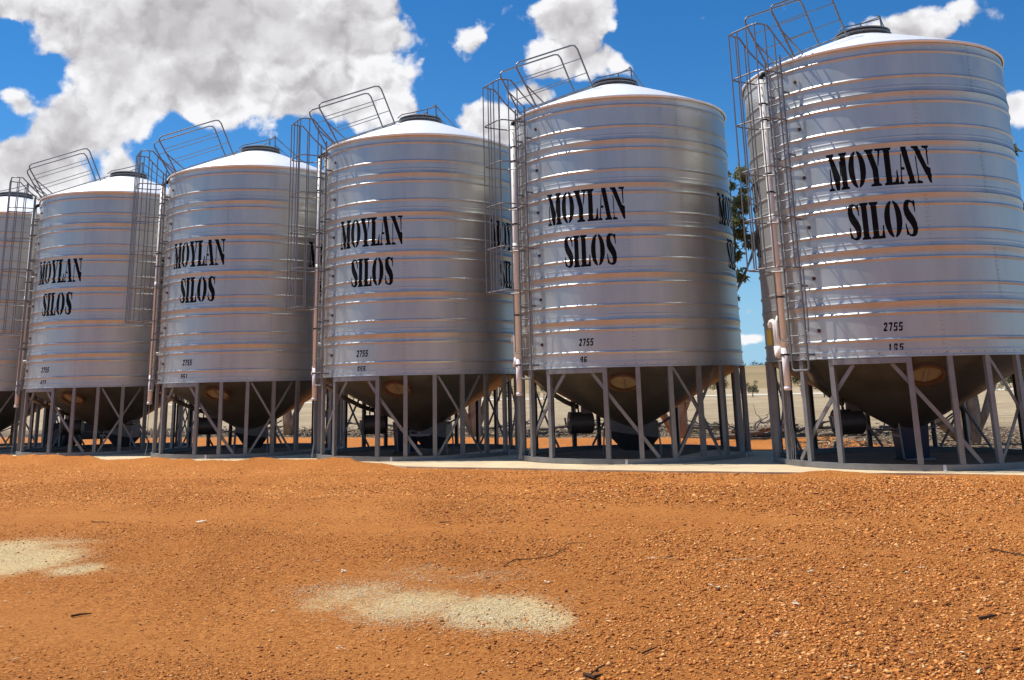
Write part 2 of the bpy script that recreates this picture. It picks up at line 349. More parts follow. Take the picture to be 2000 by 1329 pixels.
def ground_mat():
    m = bpy.data.materials.new('red gravel yard'); m.use_nodes = True; t = m.node_tree; p = t.nodes['Principled BSDF']
    p.inputs['Roughness'].default_value = .95; p.inputs['Specular IOR Level'].default_value = .1
    c = N('ShaderNodeTexCoord', t)
    def noise(scale, det=8, r=.65, stretch=None, src=None):
        v = src or c.outputs['Object']
        if stretch:
            mp = N('ShaderNodeMapping', t); mp.inputs['Scale'].default_value = stretch; mp.inputs['Rotation'].default_value = (0, 0, rad(30)); t.links.new(v, mp.inputs[0]); v = mp.outputs[0]
        n = N('ShaderNodeTexNoise', t); setin(n, Scale=scale, Detail=float(det), Roughness=r); t.links.new(v, n.inputs['Vector']); return n.outputs[0]
    def ramp(v, stops):
        rp = N('ShaderNodeValToRGB', t); els = rp.color_ramp.elements
        els[0].position, els[0].color = stops[0][0], (*stops[0][1], 1); els[1].position, els[1].color = stops[-1][0], (*stops[-1][1], 1)
        for pz, cc in stops[1:-1]:
            e = els.new(pz); e.color = (*cc, 1)
        t.links.new(v, rp.inputs[0]); return rp.outputs[0]
    def mix(f, a, b, mode='MIX'):
        n = N('ShaderNodeMix', t, data_type='RGBA', blend_type=mode)
        for i, v in ((0, f), (6, a), (7, b)):
            if isinstance(v, (int, float)): n.inputs[i].default_value = v
            elif isinstance(v, tuple): n.inputs[i].default_value = (*v, 1)
            else: t.links.new(v, n.inputs[i])
        return n.outputs[2]
    fine = ramp(noise(28, 10, .75), [(.28, (.26, .075, .016)), (.44, (.50, .178, .042)), (.60, (.66, .26, .066)), (.75, (.74, .38, .13))])
    patch = ramp(noise(.55, 6, .6, (1, .35, 1)), [(.32, (.86, .83, .80)), (.52, (1, 1, 1)), (.70, (1.10, 1.14, 1.20))])
    col = mix(1.0, fine, patch, 'MULTIPLY')
    grit = N('ShaderNodeTexVoronoi', t); setin(grit, Scale=55.0); t.links.new(c.outputs['Object'], grit.inputs['Vector'])
    gr = ramp(grit.outputs['Color'], [(.08, (.50, .44, .40)), (.45, (1, 1, 1)), (.95, (1.3, 1.34, 1.4))])
    col = mix(.65, col, mix(1.0, col, gr, 'MULTIPLY'))
    tk = N('ShaderNodeAttribute', t); tk.attribute_name = 'track'
    col = mix(math_(t, 'MULTIPLY', tk.outputs['Fac'], .7), col, mix(1.0, ramp(noise(4, 6, .6), [(.3, (.56, .205, .05)), (.7, (.68, .28, .075))]), ramp(noise(40, 6, .7), [(.3, (.86, .85, .83)), (.7, (1.1, 1.1, 1.1))]), 'MULTIPLY'))
    # leaf litter beyond the pad, paddock beyond that
    lit = N('ShaderNodeAttribute', t); lit.attribute_name = 'litter'
    far = N('ShaderNodeAttribute', t); far.attribute_name = 'field'
    sp = N('ShaderNodeAttribute', t); sp.attribute_name = 'spill'
    litc = ramp(noise(6, 10, .75, (1, .5, 1)), [(.3, (.07, .045, .03)), (.5, (.22, .155, .10)), (.7, (.46, .36, .24))])
    fieldc = mix(1.0, ramp(noise(1.2, 10, .8, (.35, 1, 1)), [(.3, (.19, .135, .08)), (.5, (.42, .325, .205)), (.7, (.60, .49, .33))]), ramp(noise(.05, 4, .5), [(.35, (.86, .85, .82)), (.65, (1.08, 1.08, 1.08))]), 'MULTIPLY')
    def edge(a, sc, amt):
        v = math_(t, 'ADD', a, math_(t, 'MULTIPLY', math_(t, 'SUBTRACT', noise(sc, 8, .7), .5), amt))
        mr = N('ShaderNodeMapRange', t, interpolation_type='SMOOTHSTEP'); setin(mr, From_Min=.42, From_Max=.58); t.links.new(v, mr.inputs[0]); return mr.outputs[0]
    col = mix(edge(lit.outputs['Fac'], 1.5, 1.1), col, litc)
    col = mix(edge(far.outputs['Fac'], .8, .8), col, fieldc)
    de = math_(t, 'ADD', sp.outputs['Fac'], math_(t, 'ADD', math_(t, 'MULTIPLY', math_(t, 'SUBTRACT', noise(9, 8, .75), .5), .9), math_(t, 'MULTIPLY', math_(t, 'SUBTRACT', noise(90, 4, .7), .5), 1.1)))
    dm = N('ShaderNodeMapRange', t, interpolation_type='SMOOTHSTEP'); setin(dm, From_Min=.30, From_Max=.85, To_Max=.85); t.links.new(de, dm.inputs[0]); dust = dm.outputs[0]
    col = mix(dust, col, ramp(noise(60, 6, .8), [(.3, (.70, .47, .20)), (.5, (.92, .70, .35)), (.7, (.95, .82, .50))]))
    t.links.new(col, p.inputs['Base Color'])
    v2 = N('ShaderNodeTexVoronoi', t); setin(v2, Scale=38.0); t.links.new(c.outputs['Object'], v2.inputs['Vector'])
    h = math_(t, 'ADD', math_(t, 'MULTIPLY', noise(42, 10, .75), 1.0), math_(t, 'MULTIPLY', v2.outputs['Distance'], -.45))
    b0 = N('ShaderNodeBump', t); setin(b0, Strength=.8, Distance=.10); t.links.new(noise(9, 6, .7), b0.inputs['Height'])
    bp = N('ShaderNodeBump', t); setin(bp, Strength=.9, Distance=.024); t.links.new(h, bp.inputs['Height']); t.links.new(b0.outputs[0], bp.inputs['Normal']); t.links.new(bp.outputs[0], p.inputs['Normal'])
    return m
M_GROUND = ground_mat()
def edge_np(s):
    """how far the clean concrete shows in front of the row: soil has crept over it on the left"""
    e = 3.36 - .62 * np.clip((3.0 - s) / 4, 0, 1)
    crept = np.clip((s - 9.0) / 1.2, 0, 1) * np.clip(.72 + .75 * np.sin(s * 1.12 + .6) * np.sin(s * .53 + 1.0) + .12 * np.sin(s * 5.3), .35, 1.0)
    return e * (1 - crept) + 2.62 * crept
TRACKS = [[(at(x, y).x, at(x, y).y) for x, y in t] for t in ([(420, 948), (560, 954), (800, 965), (1000, 972), (1250, 990), (1500, 1003), (1750, 1012), (2100, 1024)],
    [(-100, 985), (300, 1008), (560, 1022), (760, 1030), (1000, 1024), (1300, 1040), (1600, 1060), (2100, 1090)], [(-60, 1180), (200, 1220), (500, 1262), (800, 1290), (1050, 1330)])]
def track_mask(x, y):
    """bands where tyres have swept the loose stones aside"""
    m = np.zeros_like(x)
    for t in TRACKS:
        for (ax, ay), (bx, by) in zip(t, t[1:]):
            dx, dy = bx - ax, by - ay; f = np.clip(((x - ax) * dx + (y - ay) * dy) / (dx * dx + dy * dy), 0, 1)
            d2 = (x - ax - f * dx) ** 2 + (y - ay - f * dy) ** 2; m = np.maximum(m, np.exp(-d2 / .32 ** 2))
    return m * np.clip(.65 + .5 * noise2(x, y, 19, 3, 1.5), 0, 1)
def grid_ground():
    ys = np.concatenate([np.arange(-60, 4.5, 3), np.arange(4.5, 14, .07), np.arange(14, 30, .12), np.arange(30, 60, 1.0), np.geomspace(60, 1300, 40)])
    us = np.concatenate([np.linspace(-2.2, -.62, 14)[:-1], np.linspace(-.62, .62, 170), np.linspace(.62, 2.2, 14)[1:]])
    U, Y = np.meshgrid(us, ys); X = U * (np.abs(Y) + 12 * (Y < 4.5) + 1.5)
    s = (X - CEN[0][0]) * ROW.x + (Y - CEN[0][1]) * ROW.y
    q = (X - CEN[0][0]) * NRM.x + (Y - CEN[0][1]) * NRM.y
    Z = zg_np(X, Y) - .035
    und = noise2(X, Y, 3, 3, .9) * .022 + noise2(X, Y, 4, 2, 6.0) * .004
    und *= np.clip((q - 3.2) / 1.2, 0.12, 1) * (q > -3) + (q <= -3) * np.clip((-q - 3) / 6, 0, 1)
    Z += und
    # loose soil pushed up against the pad's front edge
    edge_p = edge_np(s) + .04 * noise2(X, Y, 15, 3, 4.0)
    ridge = np.exp(-((q - edge_p - .16) / .22) ** 2) * (.036 + .026 * noise2(X, Y, 9, 4, 2.6)) * np.clip((noise2(s, s * 0, 12, 3, .8) * 1.1 + .2 + 1.35 * np.clip((s - 8.5) / 3, 0, 1)) * 1.2, 0.1, 2.3)
    Z += np.maximum(ridge, 0)
    creep = np.clip((3.36 - edge_p - .1) / .4, 0, 1) * (s > 8); Z += creep * np.clip((q - edge_p) / .10, 0, 1) * np.clip((3.9 - q) / .5, 0, 1) * .045
    # the paddock rises very gently to the far side
    dq = np.clip(-q - 10, 0, None); Z += dq * .0008
    n0, n1 = U.shape; idx = np.arange(n0 * n1).reshape(n0, n1)
    F = np.stack([idx[:-1, :-1], idx[:-1, 1:], idx[1:, 1:], idx[1:, :-1]], -1).reshape(-1, 4)
    V = np.stack([X, Y, Z], -1).reshape(-1, 3)
    me = np_mesh('ground', V, F, M_GROUND, smooth=True)
    # litter zone: from 8 m behind the row (3 m behind the right-hand silo, under its tree) back to the paddock
    back = -q
    start = 8.0 - 4.6 * np.clip((3.2 - s) / 3.5, 0, 1)
    lit = np.clip(.5 + (back - start) / 2.0, 0, 1)
    fld = np.clip(.5 + (back - 15.0) / 6.0, 0, 1)
    for nm, A in (('litter', lit), ('field', fld), ('spill', np.clip(spill_mask(X, Y), 0, 1)), ('track', track_mask(X, Y))):
        a = me.attributes.new(nm, 'FLOAT', 'POINT'); a.data.foreach_set('value', A.astype(np.float32).ravel())
    return tag(link('ground', me), kind='structure')
ground = grid_ground()

# concrete pad: a straight front strip with a rounded bay behind every silo
def pad():
    front = []; back = []
    ss = np.arange(-5.0, 36.0, .25)
    for s in ss:
        p = float(edge_np(np.array(s))) + .05; p += .03 * math.sin(s * 1.7) + .02 * math.sin(s * 4.1)
        front.append(rowpt(s, p))
        d = min(abs(s - 5.6 * k) for k in range(7)); d = min(d, abs(s + 5.6))
        b = max(2.05, math.sqrt(max(0, 2.68 ** 2 - d * d)))
        back.append(rowpt(s, -b))
    mb = MB(); n = len(ss); vs = []
    for P in (front, back):
        for z in (0.0, -.16):
            for q in P: vs.append((q.x, q.y, zg(q.x, q.y) + z))
    fs = []
    for i in range(n - 1):
        fs += [(i, i + 1, 2 * n + i + 1, 2 * n + i), (i, n + i, n + i + 1, i + 1), (2 * n + i, 2 * n + i + 1, 3 * n + i + 1, 3 * n + i)]
    mb.add(vs, fs)
    return tag(build('concrete_pad', mb, M_CONC), kind='structure')
pad()

M_SHADE = mat('shade floor', (.20, .125, .07), .95, 0, .1, .3, 2.5, .3, 30)  # floor disc coloured dark brown to deepen the shade under each silo
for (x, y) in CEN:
    mb = MB(); mb.lathe([(0.0, .005), (2.374, .005)], 64); o = build('shade_floor', mb, M_SHADE, loc=(x, y, zg(x, y))); tag(o, kind='structure')
# ------------------------------------------------------------------ the silo
Z0, Z1, TIER = 1.82, 7.306, .9143
PROF = [(0, .012), (.010, .014), (.018, .011), (.080, .006), (.088, .002), (.096, .006), (.106, 0), (.116, 0), (.150, 0), (.160, 0), (.172, .006), (.186, .021), (.203, .021), (.224, 0), (.232, 0), (.24, 0), (.41, 0), (.585, 0), (.597, 0),
        (.600, 0), (.612, .006), (.626, .021), (.643, .021), (.664, 0), (.672, 0), (.68, 0), (.78, 0), (.792, 0), (.800, 0), (.812, .006), (.824, .008), (.836, .004), (.850, .005), (.900, .014), (.9125, .020)]
def r_at(z):
    t = (Z1 - z) % TIER
    for (a, ra), (b, rb) in zip(PROF, PROF[1:]):
        if a <= t <= b: return RS + ra + (rb - ra) * (t - a) / (b - a)
    return RS
def cyl(th, r, z): return Vector((r * math.cos(th), r * math.sin(th), z))

def letter_polys(word):
    P = []
    def cres(cx, a, ai, g, y0=0., y1=1.):
        for sg in (-1, 1):
            o = [(cx + sg * max(g, a * math.cos(t)), .5 + .5 * math.sin(t)) for t in np.linspace(math.pi / 2 - g / a, -math.pi / 2 + g / a, 17)]
            i = [(cx + sg * max(g, ai * math.cos(t)), .5 + .455 * math.sin(t)) for t in np.linspace(-math.pi / 2, math.pi / 2, 15)]
            P.append(o + i)
    if word == 'MOYLAN':
        P += [[(.022, .62), (.030, .60), (.036, .08), (.055, .05), (.055, 0), (.003, 0), (.003, .05), (.022, .08)],
              [(0, 1), (.073, 1), (.073, .95), (.062, .92), (.121, .34), (.106, 0), (.075, 0), (.022, .92), (0, .94)],
              [(.128, .78), (.138, .78), (.136, .35), (.128, .40)],
              [(.13, 1), (.2025, 1), (.2025, .95), (.19, .92), (.19, .08), (.2035, .05), (.2035, 0), (.128, 0), (.128, .05), (.143, .08), (.143, .92), (.13, .95)],
              [(.389, 1), (.468, 1), (.468, .95), (.455, .93), (.49, .52), (.495, .45), (.495, .08), (.515, .05), (.515, 0), (.42, 0), (.42, .05), (.445, .08), (.445, .44), (.402, .93), (.389, .95)],
              [(.485, 1), (.547, 1), (.547, .95), (.53, .93), (.508, .55), (.5, .50), (.5, .58), (.512, .93), (.485, .95)],
              [(.552, 1), (.637, 1), (.637, .95), (.62, .92), (.62, .07), (.645, .08), (.66, .2), (.664, .38), (.675, .38), (.68, 0), (.552, 0), (.552, .05), (.568, .08), (.568, .92), (.552, .95)],
              [(.722, .82), (.729, .80), (.722, .46), (.745, .45), (.745, .38), (.720, .38), (.714, .09), (.73, .05), (.73, 0), (.69, 0), (.69, .05), (.703, .09)],
              [(.735, 1), (.782, 1), (.83, .08), (.842, .05), (.842, 0), (.765, 0), (.765, .05), (.785, .08), (.735, .93)],
              [(.838, 1), (.898, 1), (.965, .45), (.995, .40), (.995, 0), (.975, .02), (.855, .93), (.838, .95)],
              [(.864, .78), (.873, .70), (.876, .09), (.905, .05), (.905, 0), (.858, 0), (.858, .05), (.868, .09)],
              [(.94, 1), (.996, 1), (.996, .95), (.984, .92), (.984, .50), (.975, .47), (.970, .92), (.94, .95)]]
        cres(.298, .085, .028, .007)
    else:
        sp = [(.90, .98), (.95, .97), (.95, .66), (.87, .66), (.84, .80), (.72, .90), (.60, .935), (.48, .90), (.44, .82), (.48, .74), (.62, .64), (.85, .50), (.98, .36), (1.0, .22), (.93, .09), (.78, .02), (.55, 0), (.33, .02), (.2, .06), (.10, .04), (.06, .35), (.14, .36), (.20, .20), (.32, .09), (.44, .065), (.56, .09), (.60, .16), (.57, .25), (.44, .35), (.22, .47), (.07, .60), (.03, .76), (.09, .90), (.25, .98), (.45, 1.0), (.65, .98), (.80, .95)]
        for x0, w in ((0, .185), (.815, .185)): P.append([(x0 + x * w, y) for x, y in sp])
        P.append([(.195, 1), (.312, 1), (.312, .95), (.292, .92), (.292, .08), (.312, .05), (.312, 0), (.195, 0), (.195, .05), (.215, .08), (.215, .92), (.195, .95)])
        P.append([(.335, 1), (.46, 1), (.46, .95), (.438, .92), (.438, .07), (.475, .08), (.492, .2), (.498, .36), (.514, .36), (.52, 0), (.335, 0), (.335, .05), (.358, .08), (.358, .92), (.335, .95)])
        cres(.662, .128, .042, .011)
    out = []
    for pl in P:                                                     # heavier strokes
        cx = (min(p[0] for p in pl) + max(p[0] for p in pl)) / 2; w = max(p[0] for p in pl) - min(p[0] for p in pl)
        k = 1 + .009 / max(w, .02) if len(pl) < 30 else 1.0
        out.append([(cx + (x - cx) * k, y) for x, y in pl])
    return out
DIG = {'1': [[(.35, 0), (.75, 0), (.75, 1), (.5, 1), (.2, .82), (.2, .7), (.35, .74)]],
       '2': [[(0, .70), (0, .85), (.15, 1), (.85, 1), (1, .85), (1, .58), (.48, .22), (1, .22), (1, 0), (0, 0), (0, .2), (.62, .62), (.62, .8), (.38, .8), (.38, .70)]],
       '3': [[(0, 1), (.9, 1), (1, .9), (1, .55), (.9, .5), (1, .45), (1, .1), (.9, 0), (0, 0), (0, .2), (.6, .2), (.6, .4), (.3, .42), (.3, .58), (.6, .6), (.6, .8), (0, .8)]],
       '4': [[(.5, 0), (.9, 0), (.9, 1), (.6, 1), (0, .4), (0, .22), (.5, .22)]],
       '5': [[(0, .42), (0, .9), (.12, 1), (1, 1), (1, .8), (.38, .8), (.38, .62), (.5, .62), (.5, .42)], [(.6, .62), (1, .62), (1, .12), (.88, 0), (0, 0), (0, .2), (.62, .2), (.62, .42), (.6, .42)]],
       '6': [[(0, .1), (0, .9), (.1, 1), (1, 1), (1, .8), (.4, .8), (.4, .1)], [(.45, .6), (.9, .6), (1, .5), (1, .1), (.9, 0), (.1, 0), (.45, .2), (.62, .2), (.62, .42), (.45, .42)]],
       '7': [[(0, 1), (1, 1), (1, .82), (.6, 0), (.2, 0), (.6, .78), (0, .78)]],
       '8': [[(.1, 1), (.9, 1), (1, .9), (1, .6), (.62, .56), (.62, .8), (.38, .8), (.38, .56), (0, .56), (0, .9)], [(0, .48), (1, .48), (1, .1), (.9, 0), (.1, 0), (0, .1), (0, .2), (.62, .2), (.62, .33), (0, .33)]],
       '9': [[(.1, 1), (.9, 1), (1, .9), (1, .1), (.9, 0), (0, 0), (0, .2), (.6, .2), (.6, .8), (.38, .8), (.38, .95)], [(0, .88), (.34, .88), (.34, .6), (.55, .6), (.55, .42), (.1, .42), (0, .5)]]}
def digit_polys(txt, gap=.38):
    P = []; x0 = 0
    for ch in txt:
        for pl in DIG[ch]: P.append([(x0 + x + .32 * y, y) for x, y in pl])
        x0 += 1 + gap
    return P
def paint(name, polys, th0, zb, w, h, parent, ox=None):
    """stencilled shapes laid over the ribbed wall: sliced finely so that they follow it"""
    bm = bmesh.new()
    for pl in polys:
        try: bm.faces.new([bm.verts.new((x * w, 0, zb + y * h)) for x, y in pl])
        except Exception: pass
    bm.normal_update()
    bmesh.ops.triangulate(bm, faces=bm.faces[:], ngon_method='EAR_CLIP')
    zs = set()
    k0 = int((Z1 - zb - h) / TIER)
    for k in (k0, k0 + 1):
        for t, _ in PROF: zs.add(Z1 - k * TIER - t)
    zs |= set(np.arange(zb, zb + h, .06))
    for z in sorted(zs):
        if zb < z < zb + h: bmesh.ops.bisect_plane(bm, geom=bm.verts[:] + bm.edges[:] + bm.faces[:], plane_co=(0, 0, z), plane_no=(0, 0, 1))
    xmax = max(v.co.x for v in bm.verts)
    for x in np.arange(.06, xmax, .06): bmesh.ops.bisect_plane(bm, geom=bm.verts[:] + bm.edges[:] + bm.faces[:], plane_co=(x, 0, 0), plane_no=(1, 0, 0))
    for v in bm.verts:
        v.co = cyl(th0 + v.co.x / RS, r_at(v.co.z) + .0025, v.co.z)
    bmesh.ops.recalc_face_normals(bm, faces=bm.faces[:])
    me = bpy.data.meshes.new(name); bm.to_mesh(me); bm.free(); me.materials.append(M_INK)
    return link(name, me, parent)

TL = rad(-150.2)
ER = Vector((math.cos(TL), math.sin(TL), 0)); ET = Vector((-math.sin(TL), math.cos(TL), 0))
def L(u, w, z): return ER * (RS + w) + ET * u + Vector((0, 0, z))
BETA = math.atan2(8.19 - 7.315, RS + .045 - .47)
def RF(u, a, b):                                                     # roof frame: a up the slope from the eave, b square to it
    return L(u, .045 - a * math.cos(BETA) + b * math.sin(BETA), 7.32 + a * math.sin(BETA) + b * math.cos(BETA))

def make_silo():
    root = empty('grain_silo')
    # --- wall sheets
    mb = MB(); mb.lathe([(RS + r, Z1 - t) for t, r in PROF], 160)
    for th0 in (0.0, 2.09, 4.19):                                    # lap joint standing a little proud
        vs = []
        for t, r in PROF:
            for dth in (-.010, .010): vs.append(cyl(th0 + dth, RS + r + .0022, Z1 - t))
        mb.add(vs, [(2 * i, 2 * i + 1, 2 * i + 3, 2 * i + 2) for i in range(len(PROF) - 1)])
    me = mb.mesh('wall_sheet', M_WALL, True)
    for k in range(6):
        link('wall_sheet', me, root, (0, 0, -k * TIER), rad(-66 - 4 * (k % 2) * 7))
    mb = MB()
    mb.lathe([(RS + .012, Z0 + .10), (RS + .012, Z0 + .012), (RS + .045, Z0 + .006), (RS + .045, Z0 - .012), (RS - .02, Z0 - .012)], 160)
    build('bottom_flange', mb, M_WALL, root)
    mb = MB()
    for i in range(72):
        th = 2 * math.pi * (i + .3) / 72; c = cyl(th, RS + .014, Z0 + .055); o = Vector((math.cos(th), math.sin(th), 0)) * .012; tt = Vector((-math.sin(th), math.cos(th), 0)) * .012
        mb.add([c + tt, c - tt, c + Vector((0, 0, .012)), c - Vector((0, 0, .012)), c + o], [(0, 2, 4), (2, 1, 4), (1, 3, 4), (3, 0, 4)])
    for k in range(6):                                               # bolt columns down the sheet joints
        for th0 in (0.0, 2.09, 4.19):
            th = th0 + rad(-66 - 28 * (k % 2))
            for t in np.arange(.05, .9, .075):
                for d in (-.007, .007):
                    z = Z1 - k * TIER - float(t); c = cyl(th + d, r_at(z) + .002, z); o = Vector((math.cos(th), math.sin(th), 0)) * .008; tt = Vector((-math.sin(th), math.cos(th), 0)) * .009
                    mb.add([c + tt, c - tt, c + Vector((0, 0, .009)), c - Vector((0, 0, .009)), c + o], [(0, 2, 4), (2, 1, 4), (1, 3, 4), (3, 0, 4)])
    tag(build('rivets', mb, M_FRAME, root), kind='stuff')
    # --- roof
    mb = MB(); mb.lathe([(RS + .03, 7.27), (RS + .05, 7.275), (RS + .058, 7.312), (RS + .048, 7.322), (1.45, 7.322 + (RS + .048 - 1.45) * math.tan(BETA) + .012), (.47, 8.19)], 120)
    build('roof', mb, M_ROOF, root, True)
    # --- filling lid
    lid = build('filling_lid', (lambda m: (m.lathe([(.50, 8.15), (.48, 8.215), (.56, 8.22), (.565, 8.245), (.46, 8.25), (.46, 8.285), (.54, 8.29), (.545, 8.315), (.42, 8.36), (.2, 8.39), (.0, 8.40)], 48), m)[1])(MB()), M_TUBE, root)
    mb = MB()
    mb.tube([(.42, 0, 8.30), (.41, 0, 8.70), (.37, .02, 8.73)], .016)
    mb.tube([(.16, .42, 8.30), (.16, .42, 8.72)], .016)
    mb.tube([(.41, 0, 8.71), (.16, .42, 8.71)], .014)
    mb.tube([(.41, 0, 8.66), (.1, -.1, 8.55), (-.2, -.18, 8.46), (-.45, -.24, 8.40), (-.56, -.27, 8.30)], .014)
    mb.tube([(.16, .42, 8.64), (-.1, .3, 8.50), (-.42, .22, 8.38)], .013)
    build('lid_frame', mb, M_TUBE, lid)
    mb = MB(); mb.tube([(.41, 0, 8.68), (1.66, 1.90, 7.62), (1.60, 1.83, 7.33)], .014); build('lid_stay', mb, M_TUBE, lid)
    mb = MB(); mb.tube([(.42, 0, 8.44), (1.28, 1.30, 7.72)], .013); build('lid_stay', mb, M_TUBE, lid)
    # --- roof ladder and hand rails
    mb = MB()
    for u in (-.19, .19): mb.tube([RF(u, .0, .05), RF(u, 2.05, .05)], .016, 6)
    for a in np.arange(.15, 2.0, .3): mb.tube([RF(-.19, a, .055), RF(.19, a, .055)], .012, 6)
    build('roof_ladder', mb, M_TUBE, root)
    for u in (-.36, .34):
        hb = 1.06
        mb = MB()
        pts = [RF(u, .12, .0), RF(u, .06, .5), RF(u, 0.0, hb - .1), RF(u, .03, hb - .03), RF(u, .10, hb), RF(u, 1.62, hb), RF(u, 1.72, hb - .03), RF(u, 1.76, hb - .12), RF(u, 1.76, .0)]
        mb.tube(pts, .019, 8)
        mb.tube([RF(u, .03, .62), RF(u, .36, .0)], .016, 8)
        rail = build('handrail', mb, M_TUBE, root)
        for b in (.36, .71):
            mb = MB(); mb.tube([RF(u, .06, b), RF(u, 1.76, b)], .011, 6); build('rail', mb, M_TUBE, rail)
    # --- wall ladder
    lad = empty('wall_ladder'); lad.parent = root
    for u in (-.19, .19):
        mb = MB(); mb.tube([L(u, .17, 1.68), L(u, .17, 7.42)], .019, 8); build('stile', mb, M_TUBE, lad)
    mb = MB(); mb.tube([L(-.19, .17, 1.70), L(-.185, .17, 1.66), L(-.15, .17, 1.635), L(.15, .17, 1.635), L(.185, .17, 1.66), L(.19, .17, 1.70)], .019, 8); build('stile_foot', mb, M_TUBE, lad)
    me = (lambda m: (m.tube([ET * -.19, ET * .19], .013, 6), m)[1])(MB()).mesh('rung', M_TUBE)
    for i in range(18): link('rung', me, lad, L(0, .17, 1.93 + .305 * i))
    for sgn in (-.19, .19):
        mb = MB(); mb.box(L(sgn, .085, 0), .16, .012, .04, Matrix.Rotation(TL, 3, 'Z'))
        me = mb.mesh('ladder_bracket', M_TUBE)
        for z in (1.9, 3.1, 4.3, 5.5, 6.7): link('ladder_bracket', me, lad, (0, 0, z))
    # --- safety cage
    cage = empty('safety_cage'); cage.parent = root
    ua, ub, wa, wb = -.42, .34, .17, .86
    hoop = [L(-.19, wa, 0), L(ua + .02, wa + .1, 0), L(ua, wa + .2, 0), L(ua, wb - .12, 0), L(ua + .03, wb - .03, 0), L(ua + .12, wb, 0), L(ub - .12, wb, 0), L(ub - .03, wb - .03, 0), L(ub, wb - .12, 0), L(ub, wa + .2, 0), L(ub - .02, wa + .1, 0), L(.19, wa, 0)]
    me = (lambda m: (m.tube(hoop, .014, 6), m)[1])(MB()).mesh('hoop', M_TUBE)
    for z in (3.40, 4.30, 5.20, 6.10, 7.00): link('hoop', me, cage, (0, 0, z))
    top = [L(ua, wb - .28, 7.9)] + [p + Vector((0, 0, 7.9)) for p in hoop[3:9]] + [L(ub, wb - .28, 7.9)]
    mb = MB(); mb.tube([RF(-.36, .05, .0), L(ua, .30, 7.62)] + top + [L(ub, .30, 7.62), RF(.34, .05, .0)], .016, 6); build('top_hoop', mb, M_TUBE, cage)
    for (u, w, zt) in ((ua + .04, wb + .012, 7.9), (ua + .26, wb + .012, 7.9), (ub - .26, wb + .012, 7.9), (ub - .04, wb + .012, 7.9), (ua - .012, .66, 7.9), (ub + .012, .66, 7.9), (ua - .012, .44, 7.75), (ub + .012, .44, 7.75)):
        mb = MB(); mb.tube([L(u, w, 3.39), L(u, w, zt)], .0135, 6); build('bar', mb, M_TUBE, cage)
    # a loop rail outside the ladder at its foot
    mb = MB(); mb.tube([L(-.42, .20, 3.4), L(-.42, .19, 2.25), L(-.40, .18, 2.18), L(-.34, .175, 2.16), L(-.19, .17, 2.16)], .012, 6); build('side_rail', mb, M_TUBE, lad)
    mb = MB(); mb.tube([L(.30, .20, 3.4), L(.29, .19, 2.36), L(.26, .175, 2.30), L(.19, .17, 2.30)], .012, 6); build('side_rail', mb, M_TUBE, lad)
    # --- filling pipe
    tp = rad(-159); pr = RS + .155
    mb = MB(); mb.tube([cyl(tp, pr, 2.05), cyl(tp, pr, 7.10)], .062, 16); mb.tube([cyl(tp, pr, 4.28), cyl(tp, pr, 4.48)], .069, 16)
    pipe = build('pressure_pipe', mb, M_PVC, root, True)
    mb = MB(); mb.tube([cyl(tp, pr, 1.34), cyl(tp, pr, 2.049)], .060, 16); mb.tube([cyl(tp, pr, 1.30), cyl(tp, pr, 1.36)], .068, 16); build('pipe_tail', mb, M_PVC2, pipe, True)
    mb = MB(); mb.tube([cyl(tp, pr, 7.10), cyl(tp, pr - .01, 7.17), cyl(tp, pr - .06, 7.22), cyl(tp, RS + .03, 7.23)], .05, 10); build('pipe_elbow', mb, M_BLACK, pipe, True)
    me = (lambda m: (m.lathe([(.064, -.016), (.070, -.016), (.070, .016), (.064, .016)], 16), m.box((-.09, 0, 0), .06, .03, .02), m)[2])(MB()).mesh('pipe_clamp', M_BLACK)
    for z in (1.92, 2.95, 4.9, 5.25, 6.3, 6.62):
        link('pipe_clamp', me, pipe, cyl(tp, pr, z), tp)
    for j, dx in enumerate((-.03, .0, .035)):
        mb = MB(); mb.tube([cyl(tp + dx * .3, pr + .0, 1.32), cyl(tp + dx * .5, pr + .01, .8), cyl(tp + dx * .5 + .005, pr - .01, .35), cyl(tp + dx * .8, pr + .03, .03)], .007, 5); build('cable', mb, M_FRAME, pipe)
    # relief valve: two small pipes with bends and a yellow notice
    rv = empty('relief_valve'); rv.parent = root
    a1, a2 = rad(-165.2), rad(-162.4); rr = RS + .13
    mb = MB(); mb.tube([cyl(a1, rr, 1.95), cyl(a1, rr, 2.47), cyl(a1 - .012, rr, 2.52), cyl(a1 - .03, rr, 2.54), cyl(a1 - .055, rr, 2.53), cyl(a1 - .07, rr, 2.49), cyl(a1 - .072, rr, 2.42)], .042, 12); build('bent_pipe', mb, M_PVC, rv, True)
    mb = MB(); mb.tube([cyl(a2, rr + .02, 1.95), cyl(a2, rr + .02, 2.52), cyl(a2, rr - .01, 2.59), cyl(a2, rr - .08, 2.60), cyl(a2, RS, 2.58)], .042, 12); build('bent_pipe', mb, M_PVC, rv, True)
    mb = MB(); mb.tube([cyl(a1, rr, 2.08), cyl(a1, rr, 1.99), cyl((a1 + a2) / 2, rr + .01, 1.92), cyl(a2, rr + .02, 1.99), cyl(a2, rr + .02, 2.08)], .052, 12); build('valve_cup', mb, M_PVC2, rv, True)
    mb = MB(); mb.tube([cyl(a1 - .02, rr + .03, 2.0), cyl(a1, rr + .06, 1.9), cyl(a2, rr + .06, 1.84), cyl(tp, rr + .05, 1.86)], .010, 6); build('hose', mb, M_BLACK, rv)
    mb = MB(); vs = []
    for i in range(7):
        th = rad(176.5 + 8 * i / 6)
        for z in (2.10, 2.42): vs.append(cyl(th, RS + .006, z))
